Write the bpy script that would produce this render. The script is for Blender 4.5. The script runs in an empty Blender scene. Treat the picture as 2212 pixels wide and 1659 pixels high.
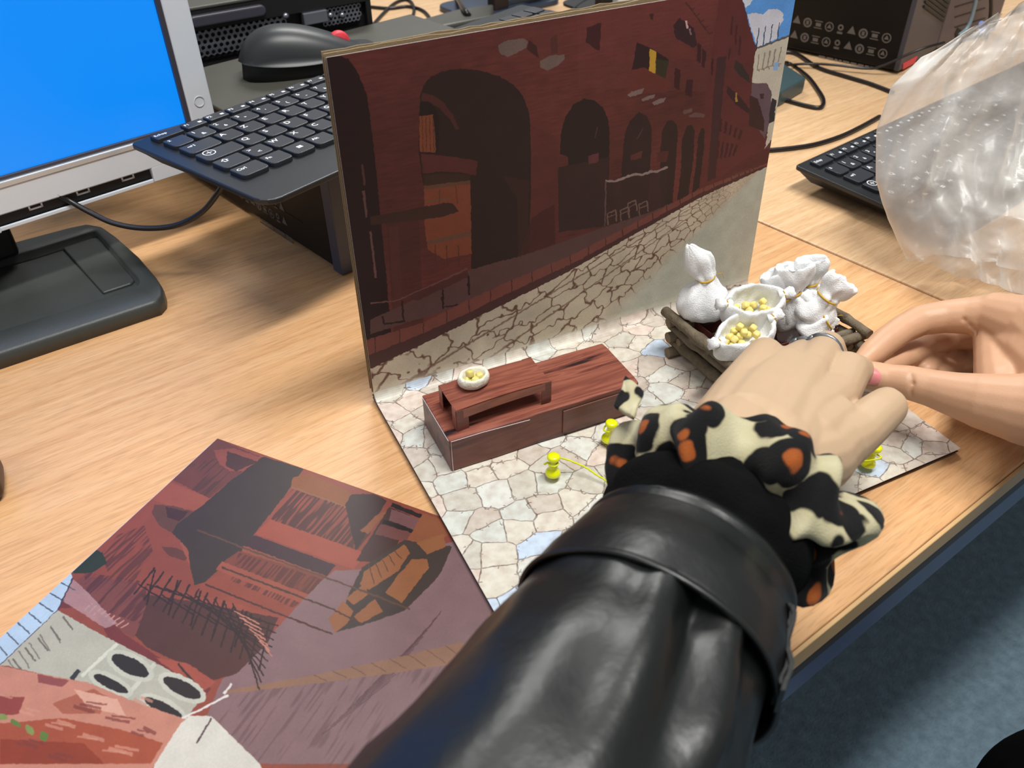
import bpy, bmesh, math, random
import numpy as np
from mathutils import Vector, Matrix, noise
random.seed(7)
SC = bpy.context.scene
COL = SC.collection
# ------------------------------------------------------------------ camera
CAMC = np.array([-0.0989088, -0.416385, 0.3452378]); FPX = 1820.1
def cam_axes(a=0.441654, b=0.673735, c=-0.0163672):
    f = np.array([math.sin(a)*math.cos(b), math.cos(a)*math.cos(b), -math.sin(b)])
    r = np.cross(f, [0, 0, 1]); r /= np.linalg.norm(r); u = np.cross(r, f)
    return r*math.cos(c)+u*math.sin(c), -r*math.sin(c)+u*math.cos(c), f
CR, CU, CF = cam_axes()
cd = bpy.data.cameras.new('camera'); cam = bpy.data.objects.new('camera', cd); COL.objects.link(cam)
cd.sensor_width = 36; cd.lens = FPX/2212*36; cd.clip_start = 0.01; cd.clip_end = 50
cam.matrix_world = Matrix(((CR[0], CU[0], -CF[0], CAMC[0]), (CR[1], CU[1], -CF[1], CAMC[1]), (CR[2], CU[2], -CF[2], CAMC[2]), (0, 0, 0, 1)))
cd.dof.use_dof = True; cd.dof.focus_distance = 0.55; cd.dof.aperture_fstop = 14
SC.camera = cam
def ray(x, y): return CF + (x-1106)/FPX*CR - (y-829.5)/FPX*CU
def at(x, y, z=0.0):                 # photo pixel -> point of the horizontal plane at height z
    d = ray(x, y); return Vector(CAMC + d*(z-CAMC[2])/d[2])
def D(x, y, d): return Vector(CAMC + ray(x, y)*d)     # photo pixel at a depth
def onv(x, y, p, n):
    d = ray(x, y); p = np.array(p, float); n = np.array(n, float)
    return Vector(CAMC + d*((p-CAMC)@n)/(d@n))
def proj(P):                          # array (...,3) -> photo pixels
    v = np.asarray(P, float)-CAMC; z = v@CF
    return 1106+FPX*(v@CR)/z, 829.5-FPX*(v@CU)/z
# ------------------------------------------------------------------ light
SC.view_settings.view_transform = 'Standard'; SC.view_settings.look = 'None'
SC.view_settings.gamma = 1; SC.view_settings.use_curve_mapping = False
SC.view_settings.exposure = 0.0
W = bpy.data.worlds.new('world'); SC.world = W; W.use_nodes = True
bgn = W.node_tree.nodes['Background']; bgn.inputs[0].default_value = (0.93, 0.97, 1.0, 1); bgn.inputs[1].default_value = 0.25
def lamp(name, loc, sx, sy, power, col, rot=0.0, aim=None):
    l = bpy.data.lights.new(name, 'AREA'); l.shape = 'RECTANGLE'; l.size = sx; l.size_y = sy; l.energy = power; l.color = col
    o = bpy.data.objects.new(name, l); COL.objects.link(o); o.location = loc; o.rotation_euler = (0, 0, rot)
    if aim: o.rotation_euler = (Vector(aim)-Vector(loc)).to_track_quat('-Z', 'Y').to_euler()
    return o
lamp('ceiling_lamp', (0.36, -0.40, 1.95), 1.2, 0.16, 48, (1.0, 0.985, 0.95), 0.25)
lamp('ceiling_lamp', (0.95, 1.75, 1.95), 1.2, 0.5, 46, (1.0, 0.985, 0.96), 0.25)
lamp('ceiling_lamp', (-1.5, -0.6, 1.95), 1.2, 0.3, 12, (1.0, 0.985, 0.96), 0.25)
# ------------------------------------------------------------------ helpers
def lin(c):
    c = np.asarray(c, float)/255.0
    return np.where(c <= .04045, c/12.92, ((c+.055)/1.055)**2.4)
def rgb(r, g, b): return tuple(float(v) for v in lin((r, g, b)))+(1.0,)
def tag(o, label=None, cat=None, group=None, kind=None):
    if label: o['label'] = label
    if cat: o['category'] = cat
    if group: o['group'] = group
    if kind: o['kind'] = kind
    return o
def empty(name, loc, label, cat, group=None, rz=0):
    o = bpy.data.objects.new(name, None); COL.objects.link(o); o.location = loc; o.rotation_euler = (0, 0, rz); o.empty_display_size = .01
    bpy.context.view_layer.update()
    return tag(o, label, cat, group)
def mkobj(name, me, m=None, parent=None, smooth=False):
    o = bpy.data.objects.new(name, me); COL.objects.link(o)
    if m is not None and not me.materials: me.materials.append(m)
    if parent is not None:
        o.parent = parent
    if smooth: me.polygons.foreach_set('use_smooth', [True]*len(me.polygons))
    return o
def wpar(o, parent):   # parent, keeping world coordinates of the mesh data
    bpy.context.view_layer.update()
    o.parent = parent; o.matrix_parent_inverse = parent.matrix_world.inverted(); return o
def mesh(vs, fs, name='m'):
    me = bpy.data.meshes.new(name); me.from_pydata([tuple(v) for v in vs], [], fs); me.update(); return me
def frombm(bm, name='m'):
    bmesh.ops.recalc_face_normals(bm, faces=bm.faces)
    me = bpy.data.meshes.new(name); bm.to_mesh(me); bm.free(); return me
def bevel_all(bm, w, seg=2, ang=30):
    es = [e for e in bm.edges if len(e.link_faces) == 2 and e.calc_face_angle(0) > math.radians(ang)]
    bmesh.ops.bevel(bm, geom=es, offset=w, segments=seg, affect='EDGES', profile=.5, clamp_overlap=True)
def bm_box(bm, x0, x1, y0, y1, z0, z1, M=None):
    vs = [bm.verts.new((x, y, z)) for x in (x0, x1) for y in (y0, y1) for z in (z0, z1)]
    for f in ((0, 1, 3, 2), (4, 6, 7, 5), (0, 4, 5, 1), (2, 3, 7, 6), (0, 2, 6, 4), (1, 5, 7, 3)): bm.faces.new([vs[i] for i in f])
    if M is not None: bmesh.ops.transform(bm, matrix=M, verts=vs)
    return vs
def box_me(x0, x1, y0, y1, z0, z1, bev=0, seg=2):
    bm = bmesh.new(); bm_box(bm, x0, x1, y0, y1, z0, z1)
    bmesh.ops.recalc_face_normals(bm, faces=bm.faces)
    if bev: bevel_all(bm, bev, seg)
    return frombm(bm)
def prism_me(pts, z0, z1, bev=0, seg=2, z1f=None):
    bm = bmesh.new(); a = [bm.verts.new((x, y, z0)) for x, y in pts]; b = [bm.verts.new((x, y, z1 if z1f is None else z1f(x, y))) for x, y in pts]
    n = len(pts); bm.faces.new(a[::-1]); bm.faces.new(b)
    for i in range(n): bm.faces.new((a[i], a[(i+1) % n], b[(i+1) % n], b[i]))
    bmesh.ops.recalc_face_normals(bm, faces=bm.faces)
    if bev: bevel_all(bm, bev, seg)
    return frombm(bm)
def rrect(x0, x1, y0, y1, r, n=4, rb=None):
    rb = r if rb is None else rb; out = []
    for cx, cy, a0, rr in ((x1-r, y1-r, 0, r), (x0+r, y1-r, 90, r), (x0+rb, y0+rb, 180, rb), (x1-rb, y0+rb, 270, rb)):
        for i in range(n+1):
            a = math.radians(a0+90*i/n); out.append((cx+rr*math.cos(a), cy+rr*math.sin(a)))
    return out
def catmull(pts, n=8):
    P = [Vector(p) for p in pts]; P = [P[0]*2-P[1]]+P+[P[-1]*2-P[-2]]; out = []
    for i in range(1, len(P)-2):
        for k in range(n):
            t = k/n; a, b, c, d = P[i-1], P[i], P[i+1], P[i+2]
            out.append(.5*((2*b)+(-a+c)*t+(2*a-5*b+4*c-d)*t*t+(-a+3*b-3*c+d)*t**3))
    out.append(P[-2]); return out
def frames(path):
    T = []
    for i in range(len(path)):
        a = path[max(i-1, 0)]; b = path[min(i+1, len(path)-1)]; T.append((b-a).normalized())
    u = T[0].orthogonal().normalized(); R = []
    for t in T:
        u = (u-t*u.dot(t)).normalized(); R.append((t, u, t.cross(u)))
    return R
def tube_me(path, r, n=10, caps=True, rf=None):
    path = [Vector(p) for p in path]; fr = frames(path); vs = []; fs = []
    for i, (p, (t, u, v)) in enumerate(zip(path, fr)):
        for k in range(n):
            a = 2*math.pi*k/n; rr = (r[i] if hasattr(r, '__len__') else r)
            if rf: rr *= rf(i, k)
            vs.append(p+(u*math.cos(a)+v*math.sin(a))*rr)
    for i in range(len(path)-1):
        for k in range(n): fs.append((i*n+k, i*n+(k+1) % n, (i+1)*n+(k+1) % n, (i+1)*n+k))
    if caps: fs.append(tuple(range(n))[::-1]); fs.append(tuple((len(path)-1)*n+k for k in range(n)))
    return mesh(vs, fs)
def lathe_me(prof, n=24):
    vs = []; fs = []
    for r, z in prof:
        for k in range(n): a = 2*math.pi*k/n; vs.append((max(r, 1e-5)*math.cos(a), max(r, 1e-5)*math.sin(a), z))
    for i in range(len(prof)-1):
        for k in range(n): fs.append((i*n+k, i*n+(k+1) % n, (i+1)*n+(k+1) % n, (i+1)*n+k))
    fs.append(tuple(range(n))[::-1]); fs.append(tuple((len(prof)-1)*n+k for k in range(n)))
    return mesh(vs, fs)
def joinme(mes):
    bm = bmesh.new()
    for m in mes: bm.from_mesh(m)
    me = bpy.data.meshes.new('j'); bm.to_mesh(me); bm.free(); return me
def fbm(p, s=1.0, o=3):
    return noise.fractal(Vector(p)*s, 0.8, 2.0, o)
def evalmods(me, mods):
    o = bpy.data.objects.new('tmp', me); COL.objects.link(o)
    for t, kw in mods:
        m = o.modifiers.new('m', t)
        for k, v in kw.items(): setattr(m, k, v)
    dg = bpy.context.evaluated_depsgraph_get(); r = bpy.data.meshes.new_from_object(o.evaluated_get(dg))
    bpy.data.objects.remove(o); return r
# ------------------------------------------------------------------ materials
def mat(name, col, rough=.5, metal=0., spec=.5, vary=.08, vscale=60., bump=0., bscale=400., bdist=.0004, sheen=0., coat=0., emit=None, es=1., sss=0., aniso=None):
    m = bpy.data.materials.new(name); m.use_nodes = True; nt = m.node_tree; N = nt.nodes; L = nt.links; b = N['Principled BSDF']
    b.inputs['Roughness'].default_value = rough; b.inputs['Metallic'].default_value = metal
    b.inputs['Specular IOR Level'].default_value = spec
    if sheen: b.inputs['Sheen Weight'].default_value = sheen
    if coat: b.inputs['Coat Weight'].default_value = coat; b.inputs['Coat Roughness'].default_value = .1
    if sss: b.inputs['Subsurface Weight'].default_value = sss; b.inputs['Subsurface Radius'].default_value = (.006, .002, .001); b.inputs['Subsurface Scale'].default_value = 1.
    tc = N.new('ShaderNodeTexCoord'); nz = N.new('ShaderNodeTexNoise'); nz.inputs['Scale'].default_value = vscale; nz.inputs['Detail'].default_value = 4
    mp = N.new('ShaderNodeMapping'); L.new(tc.outputs['Object'], mp.inputs[0]); L.new(mp.outputs[0], nz.inputs['Vector'])
    if aniso: mp.inputs['Scale'].default_value = aniso
    mx = N.new('ShaderNodeMix'); mx.data_type = 'RGBA'
    c = np.array(rgb(*col)); mx.inputs[6].default_value = tuple(np.clip(c*(1-vary), 0, 1)[:3])+(1,); mx.inputs[7].default_value = tuple(np.clip(c*(1+vary), 0, 1)[:3])+(1,)
    L.new(nz.outputs[0], mx.inputs[0]); L.new(mx.outputs[2], b.inputs['Base Color'])
    if emit: b.inputs['Emission Color'].default_value = rgb(*emit); b.inputs['Emission Strength'].default_value = es
    if bump:
        n2 = N.new('ShaderNodeTexNoise'); n2.inputs['Scale'].default_value = bscale; n2.inputs['Detail'].default_value = 3; L.new(tc.outputs['Object'], n2.inputs['Vector'])
        bp = N.new('ShaderNodeBump'); bp.inputs['Strength'].default_value = bump; bp.inputs['Distance'].default_value = bdist
        L.new(n2.outputs[0], bp.inputs['Height']); L.new(bp.outputs[0], b.inputs['Normal'])
    return m
def ramp(N, stops, interp='LINEAR'):
    r = N.new('ShaderNodeValToRGB'); cr = r.color_ramp; cr.interpolation = interp
    while len(cr.elements) < len(stops): cr.elements.new(.5)
    for e, (p, c) in zip(cr.elements, stops): e.position = p; e.color = rgb(*c)
    return r
YAW = 0.225           # direction of the desk's front edge
def desk_mat(name, c0, c1, c2):
    m = bpy.data.materials.new(name); m.use_nodes = True; nt = m.node_tree; N = nt.nodes; L = nt.links; b = N['Principled BSDF']
    b.inputs['Roughness'].default_value = .34; b.inputs['Specular IOR Level'].default_value = .5
    tc = N.new('ShaderNodeTexCoord'); mp = N.new('ShaderNodeMapping'); L.new(tc.outputs['Object'], mp.inputs[0])
    mp.inputs['Scale'].default_value = (3.5, 75, 1)
    n1 = N.new('ShaderNodeTexNoise'); n1.inputs['Scale'].default_value = 3.2; n1.inputs['Detail'].default_value = 5; n1.inputs['Distortion'].default_value = .5; L.new(mp.outputs[0], n1.inputs[0])
    r = ramp(N, ((.3, c0), (.5, c1), (.7, c2))); L.new(n1.outputs[0], r.inputs[0])
    mp2 = N.new('ShaderNodeMapping'); L.new(tc.outputs['Object'], mp2.inputs[0]); mp2.inputs['Scale'].default_value = (75, 900, 1)
    n2 = N.new('ShaderNodeTexNoise'); n2.inputs['Scale'].default_value = 1.; n2.inputs['Detail'].default_value = 2; L.new(mp2.outputs[0], n2.inputs[0])
    r2 = ramp(N, ((.0, (222, 222, 222)), (.38, (236, 236, 236)), (.5, (255, 255, 255)))); L.new(n2.outputs[0], r2.inputs[0])
    mx = N.new('ShaderNodeMix'); mx.data_type = 'RGBA'; mx.blend_type = 'MULTIPLY'; mx.inputs[0].default_value = .8
    L.new(r.outputs[0], mx.inputs[6]); L.new(r2.outputs[0], mx.inputs[7]); L.new(mx.outputs[2], b.inputs['Base Color'])
    bp = N.new('ShaderNodeBump'); bp.inputs['Strength'].default_value = .1; bp.inputs['Distance'].default_value = .0003; L.new(n2.outputs[0], bp.inputs['Height']); L.new(bp.outputs[0], b.inputs['Normal'])
    return m
M_DESK = desk_mat('beech_laminate', (202, 152, 104), (212, 164, 116), (219, 174, 128))
M_DESK_GLARE = desk_mat('beech_laminate_glare', (206, 166, 124), (216, 178, 136), (222, 188, 148))  # same laminate as the first desk, glare painted in as paler tones
M_EDGE = mat('edge_band', (196, 160, 112), .4, aniso=(1, 1, 12))
M_DARK = mat('dark_edge', (46, 32, 28), .45)
M_FRAME = mat('blue_grey_metal', (92, 104, 140), .35, .3)
M_BLK = mat('black_plastic', (30, 31, 33), .42, bump=.25, bscale=2500, bdist=.0001)
M_BLK2 = mat('black_matte_plastic', (16, 16, 18), .55, bump=.2, bscale=1500, bdist=.0002)
M_STAND = mat('textured_black_plastic', (58, 61, 59), .42, bump=.5, bscale=1800, bdist=.0003)
M_KEY = mat('key_plastic', (42, 44, 50), .42, spec=.5, bump=.1, bscale=2500, bdist=.0001)
M_KBD = mat('keyboard_plastic', (34, 36, 39), .38, bump=.3, bscale=2500, bdist=.0001)
M_LEG = mat('legend_white', (225, 228, 232), .5, vary=.02)
M_PRINTG = mat('grey_print', (98, 92, 88), .5, vary=.1)
M_PC = mat('pc_painted_metal', (78, 77, 70), .45, .1, bump=.15, bscale=1500, bdist=.0001)
M_PCS = mat('pc_black_side', (14, 12, 12), .45, spec=.25)
M_BEZ = mat('pc_bezel', (62, 60, 70), .4)
M_SILV = mat('silver_plastic', (226, 234, 244), .32, .15, vary=.03)
M_SILV2 = mat('silver_rim', (205, 208, 212), .2, .4, vary=.02)
M_CABLE = mat('cable_rubber', (24, 20, 22), .35)
M_METAL = mat('bare_steel', (150, 152, 165), .3, .8)
M_RED = mat('red_rubber', (225, 60, 75), .45)
M_CARD = mat('cardboard', (150, 130, 98), .8, vary=.15, vscale=150, bump=.4, bscale=900)
M_CARDD = mat('cardboard_edge_paper', (98, 72, 52), .85, vary=.2, vscale=200)
M_WHITEP = mat('paper_white', (225, 218, 222), .6, vary=.03)
M_CLOTH = mat('white_cotton', (238, 239, 240), 1., spec=.08, vary=.04, vscale=300, bump=.7, bscale=1300, bdist=.0006)
M_THREADY = mat('mustard_thread', (190, 150, 30), .7)
M_YEL = mat('yellow_plastic', (226, 232, 8), .22, vary=.02, coat=.4, sss=.08)
M_YTH = mat('yellow_yarn', (214, 222, 10), .7, vary=.15, vscale=900)
M_CLAY = mat('white_clay', (226, 222, 205), .7, vary=.08, vscale=500, bump=.6, bscale=500, bdist=.001)
M_BEAD = mat('yellow_pellet', (226, 210, 128), .45, vary=.06, vscale=200, sss=.25)
M_TWIG = mat('twig_bark', (104, 92, 74), .85, vary=.5, vscale=180, bump=.8, bscale=600, bdist=.001)
M_TWIGE = mat('twig_cut_end', (122, 102, 78), .8, vary=.2, vscale=400)
M_REDCARD = mat('red_brown_card', (88, 38, 30), .6)
M_LEATH = mat('black_leather', (13, 15, 15), .38, vary=.15, vscale=40, bump=.3, bscale=220, bdist=.0006, spec=.6)
M_KNIT = mat('black_fluffy_knit', (9, 9, 10), 1., spec=.1, vary=.4, vscale=60, bump=.6, bscale=900, bdist=.001)
M_SKIN = mat('pale_skin', (186, 158, 128), .5, vary=.07, vscale=28, bump=.22, bscale=900, bdist=.0003, sss=.10)
M_SKIN2 = mat('tan_skin', (198, 154, 122), .48, vary=.12, vscale=34, bump=.25, bscale=900, bdist=.0003, sss=.08)
M_NAIL = mat('pink_nail', (214, 130, 130), .28, vary=.04, coat=.3)
M_BLUEN = mat('blue_enamel', (52, 66, 100), .3, vary=.1)
M_GREYM = mat('dull_silver', (120, 124, 130), .35, .7)
M_FLOOR = mat('blue_grey_carpet', (110, 132, 146), .95, vary=.45, vscale=70, bump=1, bscale=300, bdist=.004)
M_SCREEN = mat('blue_screen', (5, 20, 60), .25, vary=0, emit=(8, 142, 250), es=.95)
M_GREEN = mat('green_light', (40, 200, 40), .4, emit=(60, 220, 40), es=1.)
M_WHITE2 = mat('white_plastic', (220, 226, 232), .4)
M_BLUEG = mat('blue_grey_plastic', (52, 62, 80), .4, bump=.2, bscale=1500, bdist=.0002)
M_BROWN = mat('dark_brown_leather', (52, 28, 14), .4, vary=.3, vscale=200)
# ------------------------------------------------------------------ structure
ZD = -0.0045                         # desk surface; the print of the diorama floor is z = 0
fl = mkobj('floor', box_me(-2.5, 4, -2.5, 4, -.80, -.745), M_FLOOR); fl['kind'] = 'structure'
dx = Vector((math.cos(YAW), math.sin(YAW), 0)); dy = Vector((-math.sin(YAW), math.cos(YAW), 0))
E1 = at(2190, 1015, ZD); E2 = at(1737, 1384, ZD); ed = (E1-E2).normalized()
dxy = math.atan2(ed.y, ed.x)
S1 = at(1644, 480, ZD); S2 = at(2000, 632, ZD); sd = (S1-S2).normalized()
def isect(p, d, q, e):
    t = ((q.x-p.x)*e.y-(q.y-p.y)*e.x)/(d.x*e.y-d.y*e.x); return p+d*t
C0 = isect(E1, ed, S1, sd)
def desk(name, pts, label, gap):
    base = Vector((pts[0].x, pts[0].y, -.745))
    r = empty(name, base, label, 'desk', rz=dxy)
    # local coordinates along the front edge so that the grain follows it
    R = Matrix.Rotation(-dxy, 4, 'Z')
    loc = [(R @ (Vector((p.x, p.y, 0))-Vector((base.x, base.y, 0)))) for p in pts]
    t = mkobj('tabletop', prism_me([(p.x, p.y) for p in loc], ZD+.745-.026, ZD+.745, .0012, 2), M_DESK if name == 'desk' and not gap else M_DESK_GLARE, r)
    return r, loc
far = 1.5
def P2(p): return Vector((p.x, p.y, 0))
A0 = C0-ed*.0009
r1, l1 = desk('desk', [C0-ed*.0012, C0-ed*.0012+sd*far, C0-ed*.0012+sd*far-ed*1.5, C0-ed*1.5], 'beech laminate desk carrying the cardboard street model and monitor', 0)
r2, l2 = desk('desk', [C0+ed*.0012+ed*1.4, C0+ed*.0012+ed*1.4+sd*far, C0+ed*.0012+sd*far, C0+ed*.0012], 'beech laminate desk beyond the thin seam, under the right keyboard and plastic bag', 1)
for rr, ll in ((r1, l1), (r2, l2)):
    xs = [p.x for p in ll]; x0, x1 = min(xs), max(xs)
    mkobj('edge_band', box_me(x0, x1, -.0022, -.0002, ZD+.745-.0255, ZD+.745-.016, .0004), M_DARK, rr)
    mkobj('edge_rim', box_me(x0, x1, -.0026, -.0002, ZD+.745-.0155, ZD+.745-.0008, .0006), M_EDGE, rr)
    mkobj('frame_beam', box_me(x0+.02, x1-.02, .003, .043, ZD+.745-.066, ZD+.745-.0265, .002), M_FRAME, rr)
    mkobj('frame_beam', box_me(x0+.02, x1-.02, .70, .74, ZD+.745-.070, ZD+.745-.0265, .002), M_FRAME, rr)
    for lx in (x0+.05, x1-.35):
        for ly in (.36, .72): mkobj('leg', box_me(lx-.02, lx+.02, ly-.02, ly+.02, 0, ZD+.745-.070, .003), M_FRAME, rr)
# ------------------------------------------------------------------ printed artwork (flat prints, drawn into generated images)
def value_noise(w, h, cell, seed, sx=1., sy=1.):
    rs = np.random.RandomState(seed); gw = int(w/(cell*sx))+3; gh = int(h/(cell*sy))+3; g = rs.rand(gh, gw)
    x = np.arange(w)/(cell*sx); y = np.arange(h)/(cell*sy); xi = x.astype(int); yi = y.astype(int); fx = x-xi; fy = y-yi
    fx = fx*fx*(3-2*fx); fy = fy*fy*(3-2*fy)
    a = g[yi][:, xi]; b = g[yi][:, xi+1]; c = g[yi+1][:, xi]; d = g[yi+1][:, xi+1]
    return (a*(1-fx)+b*fx)*(1-fy)[:, None]+(c*(1-fx)+d*fx)*fy[:, None]
class Art:
    """a print of w x h metres; P3(u,v) gives the world position of its points; shapes are given where the photo shows them"""
    def __init__(s, w, h, P3, dpm, base):
        s.W, s.H = int(w*dpm), int(h*dpm)
        u, v = np.meshgrid((np.arange(s.W)+.5)/dpm, (np.arange(s.H)+.5)/dpm); s.u, s.v = u, v
        s.X, s.Y = proj(P3(u, v)); s.img = np.zeros((s.H, s.W, 3)); s.img[:] = base
        # slight hand-drawn waviness of outlines
        s.X = s.X+(value_noise(s.W, s.H, 6, 1)-.5)*2.2; s.Y = s.Y+(value_noise(s.W, s.H, 6, 2)-.5)*2.2
    def mask(s, pts):
        p = np.array(pts, float); x0, y0 = p.min(0); x1, y1 = p.max(0)
        m = (s.X >= x0) & (s.X <= x1) & (s.Y >= y0) & (s.Y <= y1)
        idx = np.nonzero(m); X = s.X[idx]; Y = s.Y[idx]; ins = np.zeros(len(X), bool)
        for i in range(len(p)):
            ax, ay = p[i-1]; bx, by = p[i]
            if ay == by: continue
            c = ((ay > Y) != (by > Y)) & (X < (bx-ax)*(Y-ay)/(by-ay)+ax); ins ^= c
        return idx[0][ins], idx[1][ins]
    def poly(s, pts, col, a=1.):
        i = s.mask(pts); s.img[i] = s.img[i]*(1-a)+np.array(col, float)*a; return s
    def line(s, pts, w, col, a=1.):
        for (ax, ay), (bx, by) in zip(pts[:-1], pts[1:]):
            dx_, dy_ = bx-ax, by-ay; l = math.hypot(dx_, dy_)+1e-9; nx, ny = -dy_/l*w/2, dx_/l*w/2
            s.poly([(ax+nx, ay+ny), (bx+nx, by+ny), (bx-nx, by-ny), (ax-nx, ay-ny)], col, a)
        return s
    def ell(s, cx, cy, rx, ry, col, rot=0, a=1.):
        c, q = math.cos(rot), math.sin(rot)
        return s.poly([(cx+rx*math.cos(t)*c-ry*math.sin(t)*q, cy+rx*math.cos(t)*q+ry*math.sin(t)*c) for t in np.linspace(0, 2*math.pi, 25)[:-1]], col, a)
    def done(s, name, gain=1., grain=.05):
        g = value_noise(s.W, s.H, 2.2, 5)*.5+value_noise(s.W, s.H, 25, 6)*.5
        im = s.img*(1+(g[..., None]-.5)*2*grain)
        L = np.clip(lin(np.clip(im, 0, 255))*gain, 0, 1)
        S = np.where(L <= .0031308, L*12.92, 1.055*L**(1/2.4)-.055)
        a = np.ones((s.H, s.W, 4), np.float32); a[..., :3] = S
        im = bpy.data.images.new(name, s.W, s.H); im.colorspace_settings.name = 'sRGB'
        im.pixels.foreach_set(a[:, :, :].ravel()); im.update(); im.pack(); return im
def print_mat(name, img, rough=.5, spec=.4):
    m = bpy.data.materials.new(name); m.use_nodes = True; N = m.node_tree.nodes; L = m.node_tree.links; b = N['Principled BSDF']
    t = N.new('ShaderNodeTexImage'); t.image = img; t.interpolation = 'Linear'; t.extension = 'EXTEND'; L.new(t.outputs[0], b.inputs['Base Color'])
    b.inputs['Roughness'].default_value = rough; b.inputs['Specular IOR Level'].default_value = spec; return m
# --- the street print on the back board: x 0..BW along the fold, z 0..BH
BW, BH = .297, .2166
def board_y(x, z): # slight lean and bow of the standing board
    return -.0049*(z/BH)*(1-x/BW)+.0052*(z/BH)*(x/BW)
def board_P(u, v): return np.stack([u, board_y(u, v), v], -1)
A = Art(BW, BH, board_P, 4000, (84, 40, 36))
r_ = value_noise(A.W, A.H, 220, 11); A.img += (r_[..., None]-.5)*np.array([26, 12, 12])
A.img *= (1+.16*(value_noise(A.W, A.H, 5, 12, 6, .7)-.5))[..., None]
# vanishing point of the street drawing
VX, VY = 1665., 345.
# right wing lighter, upper
A.poly([(1250, 20), (1600, -40), (1560, 200), (1250, 190)], (100, 50, 46), .35)
A.poly([(1560, -40), (1610, -10), (1640, 105), (1622, 182), (1640, 250), (1652, 300), (1648, 350), (1500, 415), (1528, 180)], (84, 38, 36), .8)
# dark arch at far left
A.poly([(700, 110), (752, 128), (775, 160), (792, 205), (802, 270), (812, 360), (822, 470), (835, 600), (845, 720), (700, 790)], (34, 18, 18))
A.line([(782, 355), (788, 400)], 5, (70, 44, 40)); A.line([(785, 412), (792, 470)], 5, (84, 58, 54)); A.line([(800, 500), (812, 600)], 5, (92, 62, 58))
# big arch
A.poly([(909, 205), (915, 185), (930, 168), (955, 156), (985, 150), (1012, 150), (1045, 155), (1080, 166), (1110, 184), (1130, 207), (1141, 235), (1146, 270), (1148, 400), (1142, 548), (1085, 565), (1018, 582), (1014, 395), (915, 402), (905, 330), (906, 240)], (40, 25, 22))
A.poly([(1085, 380), (1143, 390), (1141, 548), (1120, 556), (1118, 430)], (52, 30, 27), .8)
A.poly([(913, 201), (935, 206), (958, 222), (978, 248), (993, 280), (985, 281), (972, 258), (952, 236), (930, 222), (910, 218)], (68, 34, 31))
A.poly([(908, 222), (925, 220), (940, 232), (948, 250), (950, 300), (946, 332), (907, 330)], (32, 20, 18))
A.poly([(906, 252), (936, 248), (940, 290), (942, 330), (907, 328)], (110, 58, 38))
for k in range(4): A.line([(912+8*k, 252), (914+8*k, 328)], 1.5, (70, 40, 30))
A.poly([(909, 333), (955, 336), (1000, 342), (1033, 348), (1028, 380), (1000, 374), (950, 371), (914, 376)], (76, 36, 33))
A.poly([(914, 378), (960, 374), (1015, 378), (1014, 390), (916, 402)], (52, 34, 24))
A.poly([(916, 402), (1016, 390), (1019, 548), (960, 560), (925, 540), (918, 500)], (108, 56, 38))
A.poly([(916, 402), (1016, 390), (1016, 398), (916, 410)], (78, 56, 42), .7)
A.line([(918, 436), (975, 428)], 3, (90, 66, 52)); A.line([(950, 410), (948, 470)], 2, (84, 44, 32)); A.line([(985, 400), (988, 440)], 2, (84, 44, 32))
A.line([(922, 525), (1018, 505)], 9, (84, 60, 48), .8)
for x in (940, 965, 990): A.line([(x, 530), (x+2, 575)], 3, (70, 36, 30), .7)
A.poly([(800, 468), (860, 458), (960, 438), (978, 440), (992, 458), (950, 470), (850, 482), (800, 486)], (54, 32, 26))
A.poly([(835, 485), (905, 476), (915, 700), (850, 720)], (60, 32, 28), .55)
A.poly([(840, 490), (860, 488), (872, 690), (852, 700)], (76, 40, 34), .6)
# piers and further arches
A.poly([(1148, 270), (1208, 300), (1203, 525), (1145, 548)], (78, 37, 33), .6)
A.poly([(1120, 556), (1200, 526), (1198, 440), (1150, 470)], (60, 28, 26), .8)
DK = (44, 27, 25)
A.poly([(1210, 330), (1213, 285), (1222, 252), (1240, 226), (1262, 214), (1285, 218), (1302, 232), (1312, 252), (1317, 275), (1316, 370), (1311, 488), (1207, 502), (1206, 362), (1228, 358), (1228, 340), (1211, 334)], (36, 23, 21))
A.poly([(1206, 362), (1316, 340), (1311, 488), (1207, 502)], (52, 32, 30), .8)
A.poly([(1270, 338), (1293, 330), (1293, 350), (1272, 356)], (84, 44, 46)); A.line([(1292, 275), (1286, 300)], 2, (70, 42, 38))
A.poly([(1346, 325), (1351, 288), (1361, 262), (1381, 243), (1398, 250), (1407, 272), (1408, 300), (1404, 380), (1400, 462), (1341, 478), (1343, 360)], DK)
A.poly([(1362, 335), (1388, 326), (1386, 342), (1362, 348)], (78, 40, 36)); A.line([(1390, 278), (1376, 302)], 2.5, (72, 46, 44))
A.poly([(1426, 325), (1431, 285), (1440, 264), (1451, 259), (1462, 268), (1465, 290), (1460, 350), (1452, 445), (1428, 452)], DK)
A.poly([(1470, 380), (1474, 300), (1484, 272), (1494, 269), (1501, 282), (1498, 340), (1486, 428), (1462, 440)], DK)
A.poly([(1503, 360), (1508, 296), (1516, 277), (1522, 280), (1521, 320), (1510, 405), (1494, 420)], DK)
A.poly([(1418, 330), (1445, 326), (1440, 350), (1420, 350)], (74, 36, 32))
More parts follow.
